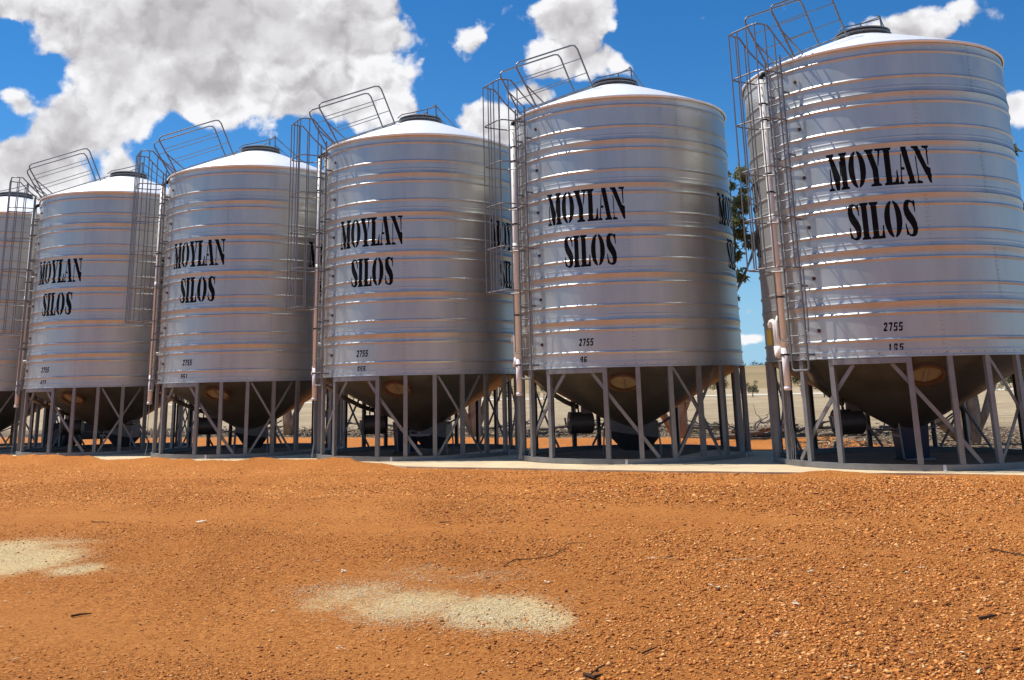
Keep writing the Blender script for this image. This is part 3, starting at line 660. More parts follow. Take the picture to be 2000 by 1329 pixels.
    mb.add(vs, [(2 * i, 2 * i + 2, 2 * i + 3, 2 * i + 1) for i in range(6)]); build('yellow_notice', mb, M_YEL, rv)
    # level plugs in the wall
    mb = MB(); Mx = Matrix.Rotation(math.pi / 2, 3, 'Y'); mb.lathe([(.034, 0), (.034, .012), (.018, .014), (.018, .035), (0, .036)], 12, Mx)
    me = mb.mesh('level_plug', M_TOUCH)
    for k in range(6):
        th = rad(-142.5); link('level_plug', me, root, cyl(th, RS, Z1 - k * TIER - .43), th)
    # --- cone, hatch and outlet
    cz = lambda r: .52 + (r - .16) * (1.80 - .52) / (RS - .02 - .16)
    mb = MB(); mb.lathe([(RS - .02, 1.80), (1.2, cz(1.2)), (.16, .52)], 96)
    for i in range(8):                                               # pressed seams down the cone
        th = 2 * math.pi * i / 8 + .2; vs = []
        for r in (RS - .03, .2):
            for d in (-.02, .02): vs.append(cyl(th + d / r, r, cz(r) - .006))
        mb.add(vs, [(0, 1, 3, 2)])
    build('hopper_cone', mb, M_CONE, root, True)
    hr = 1.98; ha = rad(-100.3); sl = math.atan((1.80 - .52) / (RS - .18))
    nrm = Vector((math.cos(ha) * math.sin(sl), math.sin(ha) * math.sin(sl), -math.cos(sl)))
    Mh = nrm.to_track_quat('Z', 'Y').to_matrix().to_4x4(); Mh.translation = cyl(ha, hr, cz(hr))
    mb = MB(); mb.lathe([(.31, -.02), (.31, .055), (.325, .06), (.325, .075), (.27, .075), (.27, .02)], 32, Mh); hatch = build('inspection_hatch', mb, M_HRING, root)
    mb = MB(); mb.lathe([(.268, .022), (.0, .03)], 32, Mh); build('hatch_door', mb, M_HDOOR, hatch)
    mb = MB(); mb.tube([Mh @ Vector((0, -.2, .06)), Mh @ Vector((0, .24, .06))], .016, 6); mb.tube([Mh @ Vector((0, 0, .02)), Mh @ Vector((0, 0, .09))], .02, 6); build('hatch_handle', mb, M_HDOOR, hatch)
    mb = MB(); mb.lathe([(.16, .52), (.16, .40)], 24); mb.box((0, 0, .44), .46, .42, .05); outl = build('outlet_slide', mb, M_FRAME, root)
    mb = MB(); mb.tube([(-.2, 0, .52), (-1.2, -.06, .60), (-1.52, -.08, .62)], .014, 6); mb.tube([(-1.40, -.08, .615), (-1.42, -.20, .62), (-1.44, -.2, .80), (-1.44, -.02, .80), (-1.42, -.02, .62)], .013, 6); build('slide_lever', mb, M_FRAME, outl)
    mb = MB(); mb.tube([(.2, -.1, .52), (.62, -.05, .66), (.86, .0, .80), (.88, -.12, .80), (.64, -.18, .66), (.3, -.2, .54)], .013, 6); build('slide_handle', mb, M_TUBE, outl)
    # --- aeration fan on the left of the cone
    fc = Vector((-1.10, -.03, .70)); fa = rad(-172)
    Mf = Matrix.Translation(fc) @ Matrix.Rotation(fa, 4, 'Z') @ Matrix.Rotation(math.pi / 2, 4, 'Y')
    mb = MB(); mb.lathe([(.0, -.26), (.20, -.26), (.225, -.24), (.225, .22), (.235, .225), (.235, .25), (.215, .25)], 32, Mf); fan = build('aeration_fan', mb, M_FAN, root, False)
    mb = MB(); mb.lathe([(.214, .245), (.0, .25)], 32, Mf); build('fan_cover', mb, M_FAN, fan)
    mb = MB(); mb.add([Mf @ Vector(v) for v in ((-.15, -.10, .262), (-.15, .10, .262), (-.03, .10, .262), (-.03, -.10, .262))], [(0, 1, 2, 3)]); build('fan_label', mb, M_STKR, fan)
    mb = MB(); mb.add([Mf @ Vector(v) for v in ((-.145, -.09, .265), (-.145, .09, .265), (-.10, .09, .265), (-.10, -.09, .265))], [(0, 1, 2, 3)]); build('fan_label', mb, M_RED, fan)
    mb = MB(); mb.box(fc + Vector((.13, 0, .30)), .22, .26, .22); mb.tube([fc + Vector((-.12, -.1, .12)), fc + Vector((-.12, -.1, .48))], .02, 6); mb.tube([fc + Vector((-.02, .12, .12)), fc + Vector((-.06, .12, .52))], .02, 6); build('fan_duct', mb, M_FAN, fan)
    mb = MB(); mb.tube([cyl(rad(-152), RS - .05, 1.62), cyl(rad(-160), 1.9, 1.36), cyl(rad(-168), 1.45, 1.14), cyl(rad(178), 1.16, 1.03)], .05, 10); build('cone_gusset_pipe', mb, M_CONE, root, True)
    # --- legs, header, braces, base ring
    mb = MB()
    def chan(mb, w, d, t, z0, z1):                                   # C section, web outwards
        mb.box((d / 2 - t / 2, 0, (z0 + z1) / 2), t, w, z1 - z0)
        for s in (-1, 1): mb.box((-t / 2, s * (w / 2 - t / 2), (z0 + z1) / 2), d - t - .002, t, z1 - z0)
    chan(mb, .088, .075, .006, .095, 1.805)
    me = mb.mesh('leg', M_FRAME)
    for i in range(24):
        deg = -108 + 15 * i
        if i == 23: continue                                         # the gap of the doorway, under a header
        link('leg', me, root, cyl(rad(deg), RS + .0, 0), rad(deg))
    def arcbar(a0, a1, r, z0, z1, h, t, n=12):
        mb = MB(); vs = []; Ds = Vector((0, 0, 0))
        p0, p1 = cyl(a0, r, z0), cyl(a1, r, z1); ln = math.hypot(r * (a1 - a0), z1 - z0)
        ct, cz_ = r * (a1 - a0) / ln, (z1 - z0) / ln
        for i in range(n + 1):
            f = i / n; a = a0 + (a1 - a0) * f; z = z0 + (z1 - z0) * f
            for s, d in ((-1, 0), (1, 0), (1, 1), (-1, 1)):
                da = -cz_ * s * h / 2 / r; dz = ct * s * h / 2
                vs.append(cyl(a + da, r - d * t, z + dz))
        fs = []
        for i in range(n):
            o = 4 * i
            for j in range(4): fs.append((o + j, o + (j + 1) % 4, o + 4 + (j + 1) % 4, o + 4 + j))
        fs += [(0, 3, 2, 1), (4 * n, 4 * n + 1, 4 * n + 2, 4 * n + 3)]
        mb.add(vs, fs); return mb
    build('door_header', arcbar(rad(-139), rad(-107), RS + .045, 1.755, 1.755, .09, .05, 14), M_FRAME, root)
    for (a0, z0, a1, z1) in ((-114.5, 1.71, -84.8, .10), (-129.4, 1.71, -160.7, .10)):
        build('brace', arcbar(rad(a0), rad(a1), RS - .042, z0, z1, .065, .03), M_FRAME, root)
    for c in (-63.5, -14, 42, 94, 142):
        build('brace', arcbar(rad(c - 12.5), rad(c + 12.5), RS - .042, 1.78, .10, .05, .02), M_FRAME, root)
        build('brace', arcbar(rad(c - 12.5), rad(c + 12.5), RS - .066, .10, 1.78, .05, .02), M_FRAME, root)
    mb = MB(); mb.lathe([(RS - .055, .004), (RS + .055, .004), (RS + .055, .095), (RS + .047, .095), (RS + .047, .014), (RS - .055, .014), (RS - .055, .004)], 120); mb.lathe([(RS + .047, .094), (RS - .045, .094)], 120); build('base_ring', mb, M_FRAME, root)
    mb = MB(); mb.box((0, 0, .045), .012, .05, .10); mb.box((.03, 0, .006), .07, .05, .010)
    me = mb.mesh('anchor_clip', M_STKR)
    for deg in (-100, -32, 40, 112, 172): link('anchor_clip', me, root, cyl(rad(deg), RS + .064, 0), rad(deg))
    # --- names on the wall
    return root
proto = make_silo()
INFO = [('185', 'ribbed galvanised silo stencilled 185, nearest and furthest right in the row', (-116, -115.2)),
        ('96', 'ribbed galvanised silo stencilled 96, second from the right in the row', (-120.2, -120)),
        ('855', 'ribbed galvanised silo stencilled 855, standing in the middle of the row', (-121.5, -121)),
        ('551', 'ribbed galvanised silo stencilled 551, fourth from the right in the row', (-120.5, -121.5)),
        ('473', 'ribbed galvanised silo stencilled 473, last complete one towards the left', (-121, -121)),
        ('', 'ribbed galvanised silo cut off by the left edge of the picture', None)]
silos = []
for k, (num, lab, degs) in enumerate(INFO):
    o = proto if k == 0 else copy_tree(proto)
    x, y = CEN[k]; o.location = (x, y, zg(x, y)); silos.append(o)
    tag(o, lab, 'silo', 'silos in the row')
for k in range(6):
    for deg, ln in (((-131.3, -125.0), 1.0), ((145.2, 154), 1.0)) if k == 0 else (((-135.4, -126.2), 1.0), ((-40 - (k > 1) * 2.4, -33 - (k > 1) * 1.5), 1.0), ((145.2, 154), 1.0)):
        paint('lettering', letter_polys('MOYLAN'), rad(deg[0]), 4.715, 1.72 * ln, .665, silos[k])
        paint('lettering', letter_polys('SILOS'), rad(deg[1]), 3.80, 1.12, .645, silos[k])
for k, (num, lab, degs) in enumerate(INFO):
    if not degs: continue
    paint('serial_number', digit_polys('2755'), rad(degs[0]), 2.235, .058, .145, silos[k])
    paint('serial_number', digit_polys(num, .55 if k == 0 else .38), rad(degs[1]), 1.905, .058, .125, silos[k])

# ------------------------------------------------------------------ things standing under the outlets
def tray_hopper(loc, rz, label, sx=1.0):
    """an open sheet steel tray on short legs that the outlet spills into"""
    r = empty('grain_hopper', loc, rz); tag(r, label, 'hopper', 'hoppers under the outlets')
    mb = MB()
    a, b, d = .52 * sx, .30, .34
    top = [(-a, -b, .78), (a, -b, .72), (a, b, .72), (-a, b, .78)]; mid = [(-a, -b, .52), (a, -b, .36), (a, b, .36), (-a, b, .52)]; low = [(-a * .35, -b * .5, .12), (a * .6, -b * .5, .10), (a * .6, b * .5, .10), (-a * .35, b * .5, .12)]
    mb.add(top + mid, [(0, 4, 5, 1), (1, 5, 6, 2), (2, 6, 7, 3), (3, 7, 4, 0)]); build('rim_panel', mb, M_HOPG, r)
    mb = MB(); mb.add(mid + low, [(0, 4, 5, 1), (1, 5, 6, 2), (2, 6, 7, 3), (3, 7, 4, 0), (4, 7, 6, 5)]); build('tray_body', mb, M_HOP, r)
    for (x, y) in ((-a, -b), (a, -b), (a, b), (-a, b)):
        mb = MB(); mb.tube([(x, y, .55), (x * 1.06, y * 1.12, .0)], .018, 6); build('leg', mb, M_FRAME, r)
    mb = MB(); mb.box((a * .72, 0, .86), a * .52, b * 1.7, .22); build('motor_cover', mb, M_HOPG, r)
    return r
def boot(loc, rz, label):
    r = empty('grain_boot', loc, rz); tag(r, label, 'hopper', 'hoppers under the outlets')
    mb = MB(); t_ = [(-.27, -.24, .74), (.27, -.24, .74), (.27, .24, .74), (-.27, .24, .74)]; l_ = [(-.22, -.2, .03), (.24, -.2, .03), (.24, .2, .03), (-.22, .2, .03)]
    mb.add(t_ + l_, [(0, 4, 5, 1), (1, 5, 6, 2), (2, 6, 7, 3), (3, 7, 4, 0), (4, 7, 6, 5)]); build('tub', mb, M_HOP2, r)
    mb = MB(); mb.tube([(-.29, -.27, .80), (-.27, -.27, .3), (-.25, -.25, .04), (-.2, -.25, .02), (.3, -.25, .02), (.3, .25, .02), (-.25, .25, .02)], .016, 6); build('tube_frame', mb, M_FRAME, r)
    return r
def under(k, dx, dy): x, y = CEN[k]; return (x + dx, y + dy, zg(x + dx, y + dy) + .002)
boot(under(0, .02, -.02), rad(0), 'dark blue tub under the outlet of the nearest silo')
tray_hopper(under(1, -.02, 0), rad(8), 'wide grey topped hopper tray on legs under the silo stencilled 96')
tray_hopper(under(2, .25, .1), rad(-10), 'grey topped hopper tray under the middle silo, beside a dark tub', .85)
boot(under(2, -.40, .35), rad(20), 'dark tub beside the hopper tray under the middle silo')
tray_hopper(under(3, .05, 0), rad(12), 'short grey topped hopper tray under the silo stencilled 551', .8)
tray_hopper(under(4, .35, 0), rad(-6), 'black hopper tray on the right under the silo stencilled 473', .8)
# small trailer seen through the legs at the far left
def trailer():
    c = at(48, 884); r = empty('grain_trailer', (c.x - .6, c.y + 4.2, zg(c.x, c.y + 4)), rad(8)); tag(r, 'low grey trailer with a black tyre behind the far left legs', 'trailer')
    mb = MB(); mb.box((.75, 0, .55), 1.7, 1.0, .42); mb.box((.75, 0, .30), 1.5, .8, .08); build('bin', mb, M_HOPG, r)
    for y in (-.6, .6):
        Mw = Matrix.Translation((-.15, y, .40)) @ Matrix.Rotation(math.pi / 2, 4, 'X')
        mb = MB(); mb.lathe([(.22, -.09), (.36, -.10), (.40, -.06), (.40, .06), (.36, .10), (.22, .09)], 28, Mw); wh = build('tyre', mb, M_BLACK, r, True)
        mb = MB(); mb.lathe([(.225, -.06), (.225, .06), (.0, .05)], 20, Mw); build('rim', mb, M_HOPG, wh)
    mb = MB(); mb.tube([(1.6, 0, .35), (2.5, 0, .38)], .04, 6); build('drawbar', mb, M_FRAME, r)
trailer()

# ------------------------------------------------------------------ trees and scrub
def leaf_cloud(name, centres, radii, n, size, matl, parent=None, seed=1, droop=.6, flat=.7):
    r = np.random.default_rng(seed); C = np.array(centres); Rr = np.array(radii)
    w = Rr ** 2; pick = r.choice(len(C), n, p=w / w.sum())
    d = r.normal(size=(n, 3)); d /= np.linalg.norm(d, axis=1)[:, None]
    rad_ = Rr[pick] * r.uniform(.35, 1.05, n) ** .6
    P = C[pick] + d * rad_[:, None] * np.array([1, 1, flat])
    ax = r.normal(size=(n, 3)); ax[:, 2] -= droop * 1.5; ax /= np.linalg.norm(ax, axis=1)[:, None]
    sd = np.cross(ax, r.normal(size=(n, 3))); sd /= np.linalg.norm(sd, axis=1)[:, None]
    ln = size * r.uniform(.6, 1.4, n); wd = ln * r.uniform(.22, .4, n)
    A = P; B = P + ax * ln[:, None] * .5 + sd * wd[:, None] * .5; D = P + ax * ln[:, None] * .5 - sd * wd[:, None] * .5; E_ = P + ax * ln[:, None]
    V = np.stack([A, B, E_, D], 1).reshape(-1, 3); F = np.arange(4 * n).reshape(n, 4)
    clump = (np.sin(pick * 12.9898) * 43758.5453) % 1
    tone = np.repeat(np.clip(.35 * clump + r.uniform(0, .65, n), 0, 1), 4)
    return link(name, np_mesh(name, V, F, matl, tone), parent)
def wander(p0, p1, n, amp, r):
    p0, p1 = Vector(p0), Vector(p1); out = []
    o = Vector((0, 0, 0))
    for i in range(n + 1):
        f = i / n; e = math.sin(math.pi * f)
        if 0 < i < n: o = o * .6 + Vector((r.normal(), r.normal(), r.normal() * .5)) * amp
        out.append(p0.lerp(p1, f) + o * e)
    return out
def gum(base, stems, crowns, label, seed, nleaf=5000, size=.14):
    """stems: list of (end point, radius at base, radius at end, start fraction); crowns: (centre, radius)"""
    r = np.random.default_rng(seed); t = empty('gum_tree', base); tag(t, label, 'tree', 'gum trees behind the silos')
    b = Vector(base); ends = []
    for i, (e, r0, r1, bow) in enumerate(stems):
        e = Vector(e) - b; pts = [Vector((0, 0, -.1))] if i == 0 else [Vector((random.uniform(-.12, .12), random.uniform(-.12, .12), -.05))]
        mid = e * .45 + Vector((bow, float(r.normal()) * .15, 0)); n = 8
        path = [((1 - f) ** 2) * pts[0] + 2 * f * (1 - f) * mid + f * f * e + Vector((r.normal(), r.normal(), 0)) * .03 for f in [float(q) for q in np.linspace(0, 1, n)]]
        mb = MB(); mb.tube(path, [r0 + (r1 - r0) * (j / (n - 1)) ** .8 for j in range(n)], 10); build('trunk', mb, M_BARK, t, True); ends.append((path[-1], r1, path))
    cs = [Vector(c) - b for c, _ in crowns]; rs = [q for _, q in crowns]
    for c in cs:
        e = min(ends, key=lambda q: (q[0] - c).length); s = e[2][5]
        mb = MB(); mb.tube(wander(s, c, 6, .10, r), [max(.02, e[1] * .8 * (1 - j / 8)) for j in range(7)], 6); lb = build('limb', mb, M_BARK, t, True)
    cc = []; rr = []
    for c, q in zip(cs, rs):
        for k in range(9):
            d = Vector(r.normal(size=3)); d.normalize(); cc.append(tuple(c + d * q * .75 * r.uniform(.5, 1.1))); rr.append(q * r.uniform(.22, .42))
    leaf_cloud('crown', cc, rr, nleaf, size, M_GUM, t, seed)
    return t
b1 = at(1888, 866)
gum(b1, [(b1 + Vector((-.55, .3, 3.3)), .20, .13, 1.05), (b1 + Vector((-.75, .1, 3.4)), .17, .11, .42), (b1 + Vector((-2.3, .3, 2.7)), .15, .09, -.2), (b1 + Vector((1.9, .2, 5.2)), .10, .05, .9)],
    [(b1 + Vector((1.0, .2, 5.6)), 1.0), (b1 + Vector((.5, .4, 5.0)), 1.2), (b1 + Vector((1.2, .6, 6.1)), .95), (b1 + Vector((.1, .5, 6.5)), 1.0), (b1 + Vector((1.7, .6, 6.1)), .7), (b1 + Vector((-.3, .4, 5.6)), 1.1), (b1 + Vector((1.95, 0, 5.3)), .75), (b1 + Vector((1.62, .1, 6.8)), .75), (b1 + Vector((2.1, .1, 4.2)), .6), (b1 + Vector((2.2, .3, 2.2)), .6), (b1 + Vector((-1.4, .6, 5.0)), .7)],
    'gum tree with curved peeling trunks behind the nearest silo', 21, 30000, .14)
b2 = at(1330, 852)
gum(b2, [(b2 + Vector((.15, .3, 3.8)), .22, .14, .1), (b2 + Vector((-1.3, .2, 2.2)), .13, .08, -.2), (b2 + Vector((2.5, .0, 5.2)), .06, .03, -.4)],
    [(b2 + Vector((.6, .3, 6.3)), 1.15), (b2 + Vector((-.8, .3, 6.0)), 1.2), (b2 + Vector((2.0, .0, 7.6)), .60), (b2 + Vector((2.15, .1, 6.9)), .62), (b2 + Vector((2.0, .0, 6.1)), .55), (b2 + Vector((1.95, .0, 5.3)), .38), (b2 + Vector((2.1, .1, 4.6)), .25), (b2 + Vector((2.6, .1, 5.6)), .40), (b2 + Vector((1.8, .1, 3.9)), .25)],
    'gum tree showing between the two nearest silos', 22, 19000, .14)
b3 = at(930, 846)
gum(b3, [(b3 + Vector((-.1, .2, 3.6)), .26, .16, .12), (b3 + Vector((-1.3, .3, 3.4)), .13, .08, -.2), (b3 + Vector((1.2, .2, 3.6)), .11, .07, .1)],
    [(b3 + Vector((-.6, .3, 5.6)), 1.3), (b3 + Vector((.2, .3, 5.4)), 1.0)], 'pale gum trunk behind the middle silo', 23, 5000, .15)
b4 = at(565, 845)
gum(b4, [(b4 + Vector((-.25, .2, 3.6)), .2, .12, -.2), (b4 + Vector((.9, .2, 3.0)), .12, .07, .3)], [(b4 + Vector((-.3, .3, 5.0)), 1.2)], 'dark gum trunk behind the silo stencilled 551', 24, 4000, .15)

def bush(x, y, Y, w, h, label, seed, n=1500):
    c = at_depth(x, y, Y); r = np.random.default_rng(seed)
    t = empty('bush', (c.x, c.y, c.z)); tag(t, label, 'bush', 'scrub along the far side of the paddock')
    mb = MB(); mb.tube([(0, 0, -.3), (.05, 0, h * .5)], [.08, .03], 6); mb.tube([(0, 0, .1), (w * .25, 0, h * .6)], [.05, .02], 6); build('stem', mb, M_BARK, t)
    cc = []; rr = []
    for k in range(14): cc.append((r.uniform(-w, w) * .42, r.uniform(-.3, .3) * w, h * r.uniform(.2, .85))); rr.append(h * r.uniform(.14, .24))
    leaf_cloud('foliage', cc, rr, n, max(.12, h * .09), M_SCRUB, t, seed, .1, .9)
for i, (x, y, Y, w, h, lab) in enumerate([(1470, 770, 112, 2.5, 1.55, 'round olive bush in the gap between the two nearest silos'), (1566, 772, 100, 2.2, 2.4, 'dark bush behind the pipe of the nearest silo'),
        (1528, 766, 118, 1.6, 1.3, 'small bush left of the nearest silo pipe'), (1610, 772, 100, 2.2, 2.2, 'dark bush behind the left legs of the nearest silo'), (1995, 762, 60, 1.6, 2.2, 'dark green bush at the right edge'),
        (1408, 772, 96, 2.0, 1.9, 'olive bush behind the right legs of the silo stencilled 96'), (1062, 776, 110, 3.0, 1.7, 'low bush behind the left legs of the silo stencilled 96'),
        (975, 776, 85, 1.8, 2.1, 'upright green bush right of the middle silo'), (690, 782, 110, 3.2, 1.4, 'low scrub behind the left legs of the middle silo'), (1935, 766, 105, 5, 1.2, 'long low scrub behind the right legs of the nearest silo')]):
    bush(x, y, Y, w, h, lab, 40 + i)
# track, far slope and the wooded ridge
def strip(name, q0, q1, z, m):
    mb = MB(); vs = []; n = 60
    for i in range(n + 1):
        s = -160 + 420 * i / n
        for q in (q0, q1): p = rowpt(s, -q); vs.append((p.x, p.y, -.035 + zg(p.x, p.y) + (q - 10) * .0008 + z))
    mb.add(vs, [(2 * i, 2 * i + 2, 2 * i + 3, 2 * i + 1) for i in range(n)]); return tag(build(name, mb, m), kind='structure')
M_TRACK = mat('pale track', (.62, .56, .46), .9, 0, .2, .1, .2)
strip('farm_track', 108, 122, .03, M_TRACK)
M_HILL = mat('dry slope', (.34, .24, .13), .95, 0, .1, 0, .006, col2=(.22, .175, .085), stretch=(1, 3, 1))
def hill():
    xs = np.linspace(-900, 900, 120); ys = np.linspace(150, 1100, 60); X, Y = np.meshgrid(xs, ys)
    f = np.clip((Y - 170) / 700, 0, 1); f = f * f * (3 - 2 * f)
    Z = -1.4 + f * (16 + 2.2 * noise2(X, Y, 5, 3, .006)) + .35 * noise2(X, Y, 6, 2, .03) * f
    n0, n1 = X.shape; idx = np.arange(n0 * n1).reshape(n0, n1)
    F = np.stack([idx[:-1, :-1], idx[:-1, 1:], idx[1:, 1:], idx[1:, :-1]], -1).reshape(-1, 4)
    tag(link('hill', np_mesh('hill', np.stack([X, Y, Z], -1).reshape(-1, 3), F, M_HILL, smooth=True)), kind='structure')
hill()
def ridge():
    r = np.random.default_rng(77); cc = []; rr = []
    for i in range(420):
        x = r.uniform(-520, 520); y = 880 + r.uniform(-40, 60); cc.append((x, y, 15.0 + r.uniform(0, 2.0))); rr.append(r.uniform(1.5, 4.2))
    m = leaf_mat('ridge foliage', (.05, .07, .06), (.085, .105, .085))
    o = leaf_cloud('ridge_woodland', cc, rr, 30000, 1.6, m, None, 78, .1, .7); tag(o, 'dark line of trees along the far ridge', 'woodland', kind='stuff')
ridge()
def windbreak():
    r = np.random.default_rng(91); cc = []; rr = []
    for i in range(260):
        a = rad(r.uniform(-150, -5)); d = r.uniform(46, 60); cc.append((d * math.cos(a), d * math.sin(a), r.uniform(1.0, 9.5))); rr.append(r.uniform(1.2, 2.6))
    o = leaf_cloud('windbreak', cc, rr, 16000, 1.1, M_SCRUB, None, 92, .1, .8); tag(o, 'belt of trees round the near side of the yard', 'woodland', kind='stuff')
windbreak()

# ------------------------------------------------------------------ fallen timber and litter behind the pad
def fallen_branch(x, y, length, ang, label, seed, rad0=.06, nbr=6, rise=.35):
    c = at(x, y); r = np.random.default_rng(seed); t = empty('fallen_branch', (c.x, c.y, zg(c.x, c.y) - .03), ang); tag(t, label, 'branch', 'fallen branches behind the silos')
    main = wander((-length / 2, 0, rad0), (length / 2, 0, rad0 + rise * .5), 8, .07, r); main = [Vector((p.x, p.y, max(p.z, rad0 * .8))) for p in main]
    mb = MB(); mb.tube(main, [rad0 * (1 - .07 * j) for j in range(9)], 7); build('limb', mb, M_DEAD, t, True)
    for k in range(nbr):
        s = main[r.integers(2, 8)]; e = s + Vector((r.uniform(-.2, .9), r.uniform(-.7, .7), r.uniform(.0, rise))) * (length * .35)
        pts = wander(s, e, 6, .08, r); pts = [Vector((p.x, p.y, max(p.z, .03))) for p in pts]
        mb = MB(); mb.tube(pts, [rad0 * .55 * (1 - .11 * j) for j in range(7)], 5); build('side_branch', mb, M_DEAD, t, True)
FB = [(1478, 856, 2.6, .3, 'tangled dead branch in the gap between the two nearest silos', .07, 10, .55), (1425, 842, 2.8, 2.9, 'long dead branch behind the right legs of the silo stencilled 96', .06, 7, .4), (1490, 838, 2.0, .9, 'arched grey branch at the top of the tangle', .035, 5, .8),
      (1560, 850, 2.4, .1, 'dead branch behind the left legs of the nearest silo', .06, 6, .3), (1110, 838, 3.0, .2, 'fallen branch behind the fan of the silo stencilled 96', .07, 7, .3), (740, 832, 3.2, 3.0, 'fallen branch behind the fan of the middle silo', .07, 7, .35),
      (970, 836, 3.0, .4, 'fallen branch behind the right legs of the middle silo', .06, 6, .3), (1690, 850, 2.6, .1, 'fallen branch behind the fan of the nearest silo', .06, 6, .25), (1330, 838, 2.8, 2.8, 'fallen branch at the foot of the tree behind the silo stencilled 96', .07, 6, .3), (510, 838, 3.0, .3, 'fallen branch behind the silo stencilled 551', .07, 6, .35)]
for i, (x, y, ln, a, lab, r0, nb, ri) in enumerate(FB): fallen_branch(x, y, ln, a, lab, 300 + i, r0, nb, ri)

def shards(n, seed, pts, size, aspect, flat, name, m, tone_lo=0., tone_hi=1., zoff=.0, buried=False, tilt=.25):
    """n little faceted bodies (8 triangles each) as one mesh"""
    r = np.random.default_rng(seed); base = np.array([[1, 0, 0], [-1, 0, 0], [0, 1, 0], [0, -1, 0], [0, 0, 1], [0, 0, -1]], float)
    J = base[None] * r.uniform(.65, 1.25, (n, 6, 1)) + r.normal(size=(n, 6, 3)) * .22
    sc = np.stack([size * aspect, size, size * flat], 1)
    J *= sc[:, None, :]
    a = r.uniform(0, 2 * np.pi, n); ca, sa = np.cos(a), np.sin(a); tl = r.normal(size=n) * tilt
    X = J[..., 0] * ca[:, None] - J[..., 1] * sa[:, None]; Y = J[..., 0] * sa[:, None] + J[..., 1] * ca[:, None]; Z = J[..., 2] + J[..., 0] * tl[:, None]
    V = np.stack([X + pts[:, 0:1], Y + pts[:, 1:2], Z + pts[:, 2:3] + zoff], -1).reshape(-1, 3)
    f = np.array([[0, 2, 4], [2, 1, 4], [1, 3, 4], [3, 0, 4], [2, 0, 5], [1, 2, 5], [3, 1, 5], [0, 3, 5]])
    if buried: f = f[:4]
    F = (f[None] + (np.arange(n) * 6)[:, None, None]).reshape(-1, 3)
    tone = np.repeat(r.uniform(tone_lo, tone_hi, n), 6)
    return link(name, np_mesh(name, V, F, m, tone))
def yard_z(x, y):
    s = (x - CEN[0][0]) * ROW.x + (y - CEN[0][1]) * ROW.y; q = (x - CEN[0][0]) * NRM.x + (y - CEN[0][1]) * NRM.y
    und = noise2(x, y, 3, 3, .9) * .022 + noise2(x, y, 4, 2, 6.0) * .004
    return zg_np(x, y) - .035 + und * np.clip((q - 3.2) / 1.2, 0.12, 1)
def scatter(n, y0, y1, power, seed, margin=1.08):
    r = np.random.default_rng(seed); u = r.uniform(0, 1, n); y = (y0 ** power + u * (y1 ** power - y0 ** power)) ** (1 / power)
    x = r.uniform(-.56, .56, n) * y * margin; return x, y
# pebbles: dense in front, thinning with distance, swept bare in places
x, y = scatter(680000, 5.0, 19.5, .75, 11, 1.42)
q = (x - CEN[0][0]) * NRM.x + (y - CEN[0][1]) * NRM.y
keepn = noise2(x, y, 31, 4, 1.3) + .5 * noise2(x * .4, y * 1.6, 32, 3, 1.2) + .45 * np.clip((x + .5) / 2.5, -1, 1) * np.clip((11 - y) / 4, 0, 1)
r = np.random.default_rng(12)
keep = (r.uniform(0, 1, len(x)) < np.clip(.32 + .42 * keepn, .04, .8)) & (q > 3.0)
keep &= r.uniform(0, 1, len(x)) > .8 * np.clip(spill_mask(x, y), 0, 1)
keep &= r.uniform(0, 1, len(x)) > .85 * track_mask(x, y)
x, y = x[keep], y[keep]
sz = np.exp(r.normal(-5.28, .45, len(x))).clip(.002, .017) * (1 + .35 * np.clip((x + .3) / 2.5, -.6, 1)) * (1 + .5 * np.clip((y - 8) / 8, 0, 1))
pts = np.stack([x, y, yard_z(x, y) + sz * .2], 1)
g_ = shards(len(x), 13, pts, sz, r.uniform(1.0, 1.4, len(x)), r.uniform(.40, .75, len(x)), 'gravel', M_GRAV)
tag(g_, 'loose red laterite pebbles over the yard', 'gravel', kind='stuff')
x, y = scatter(120000, 15.0, 29.0, 1.0, 14); r = np.random.default_rng(16)
s_ = (x - CEN[0][0]) * ROW.x + (y - CEN[0][1]) * ROW.y; q = (x - CEN[0][0]) * NRM.x + (y - CEN[0][1]) * NRM.y
keep = (q > edge_np(s_) + .25) & (r.uniform(0, 1, len(x)) < np.clip(.5 + .4 * noise2(x, y, 33, 3, 1.1), .08, 1)); x, y = x[keep], y[keep]
sz = np.exp(r.normal(-4.75, .4, len(x))).clip(.004, .024)
g_ = shards(len(x), 17, np.stack([x, y, yard_z(x, y) + .02 * np.exp(-((q[keep] - edge_np(s_)[keep] - .2) / .25) ** 2) + sz * .2], 1), sz, r.uniform(1.0, 1.4, len(x)), r.uniform(.40, .75, len(x)), 'gravel', M_GRAV, buried=True)
tag(g_, 'gravel strewn along the front of the concrete pad', 'gravel', kind='stuff')
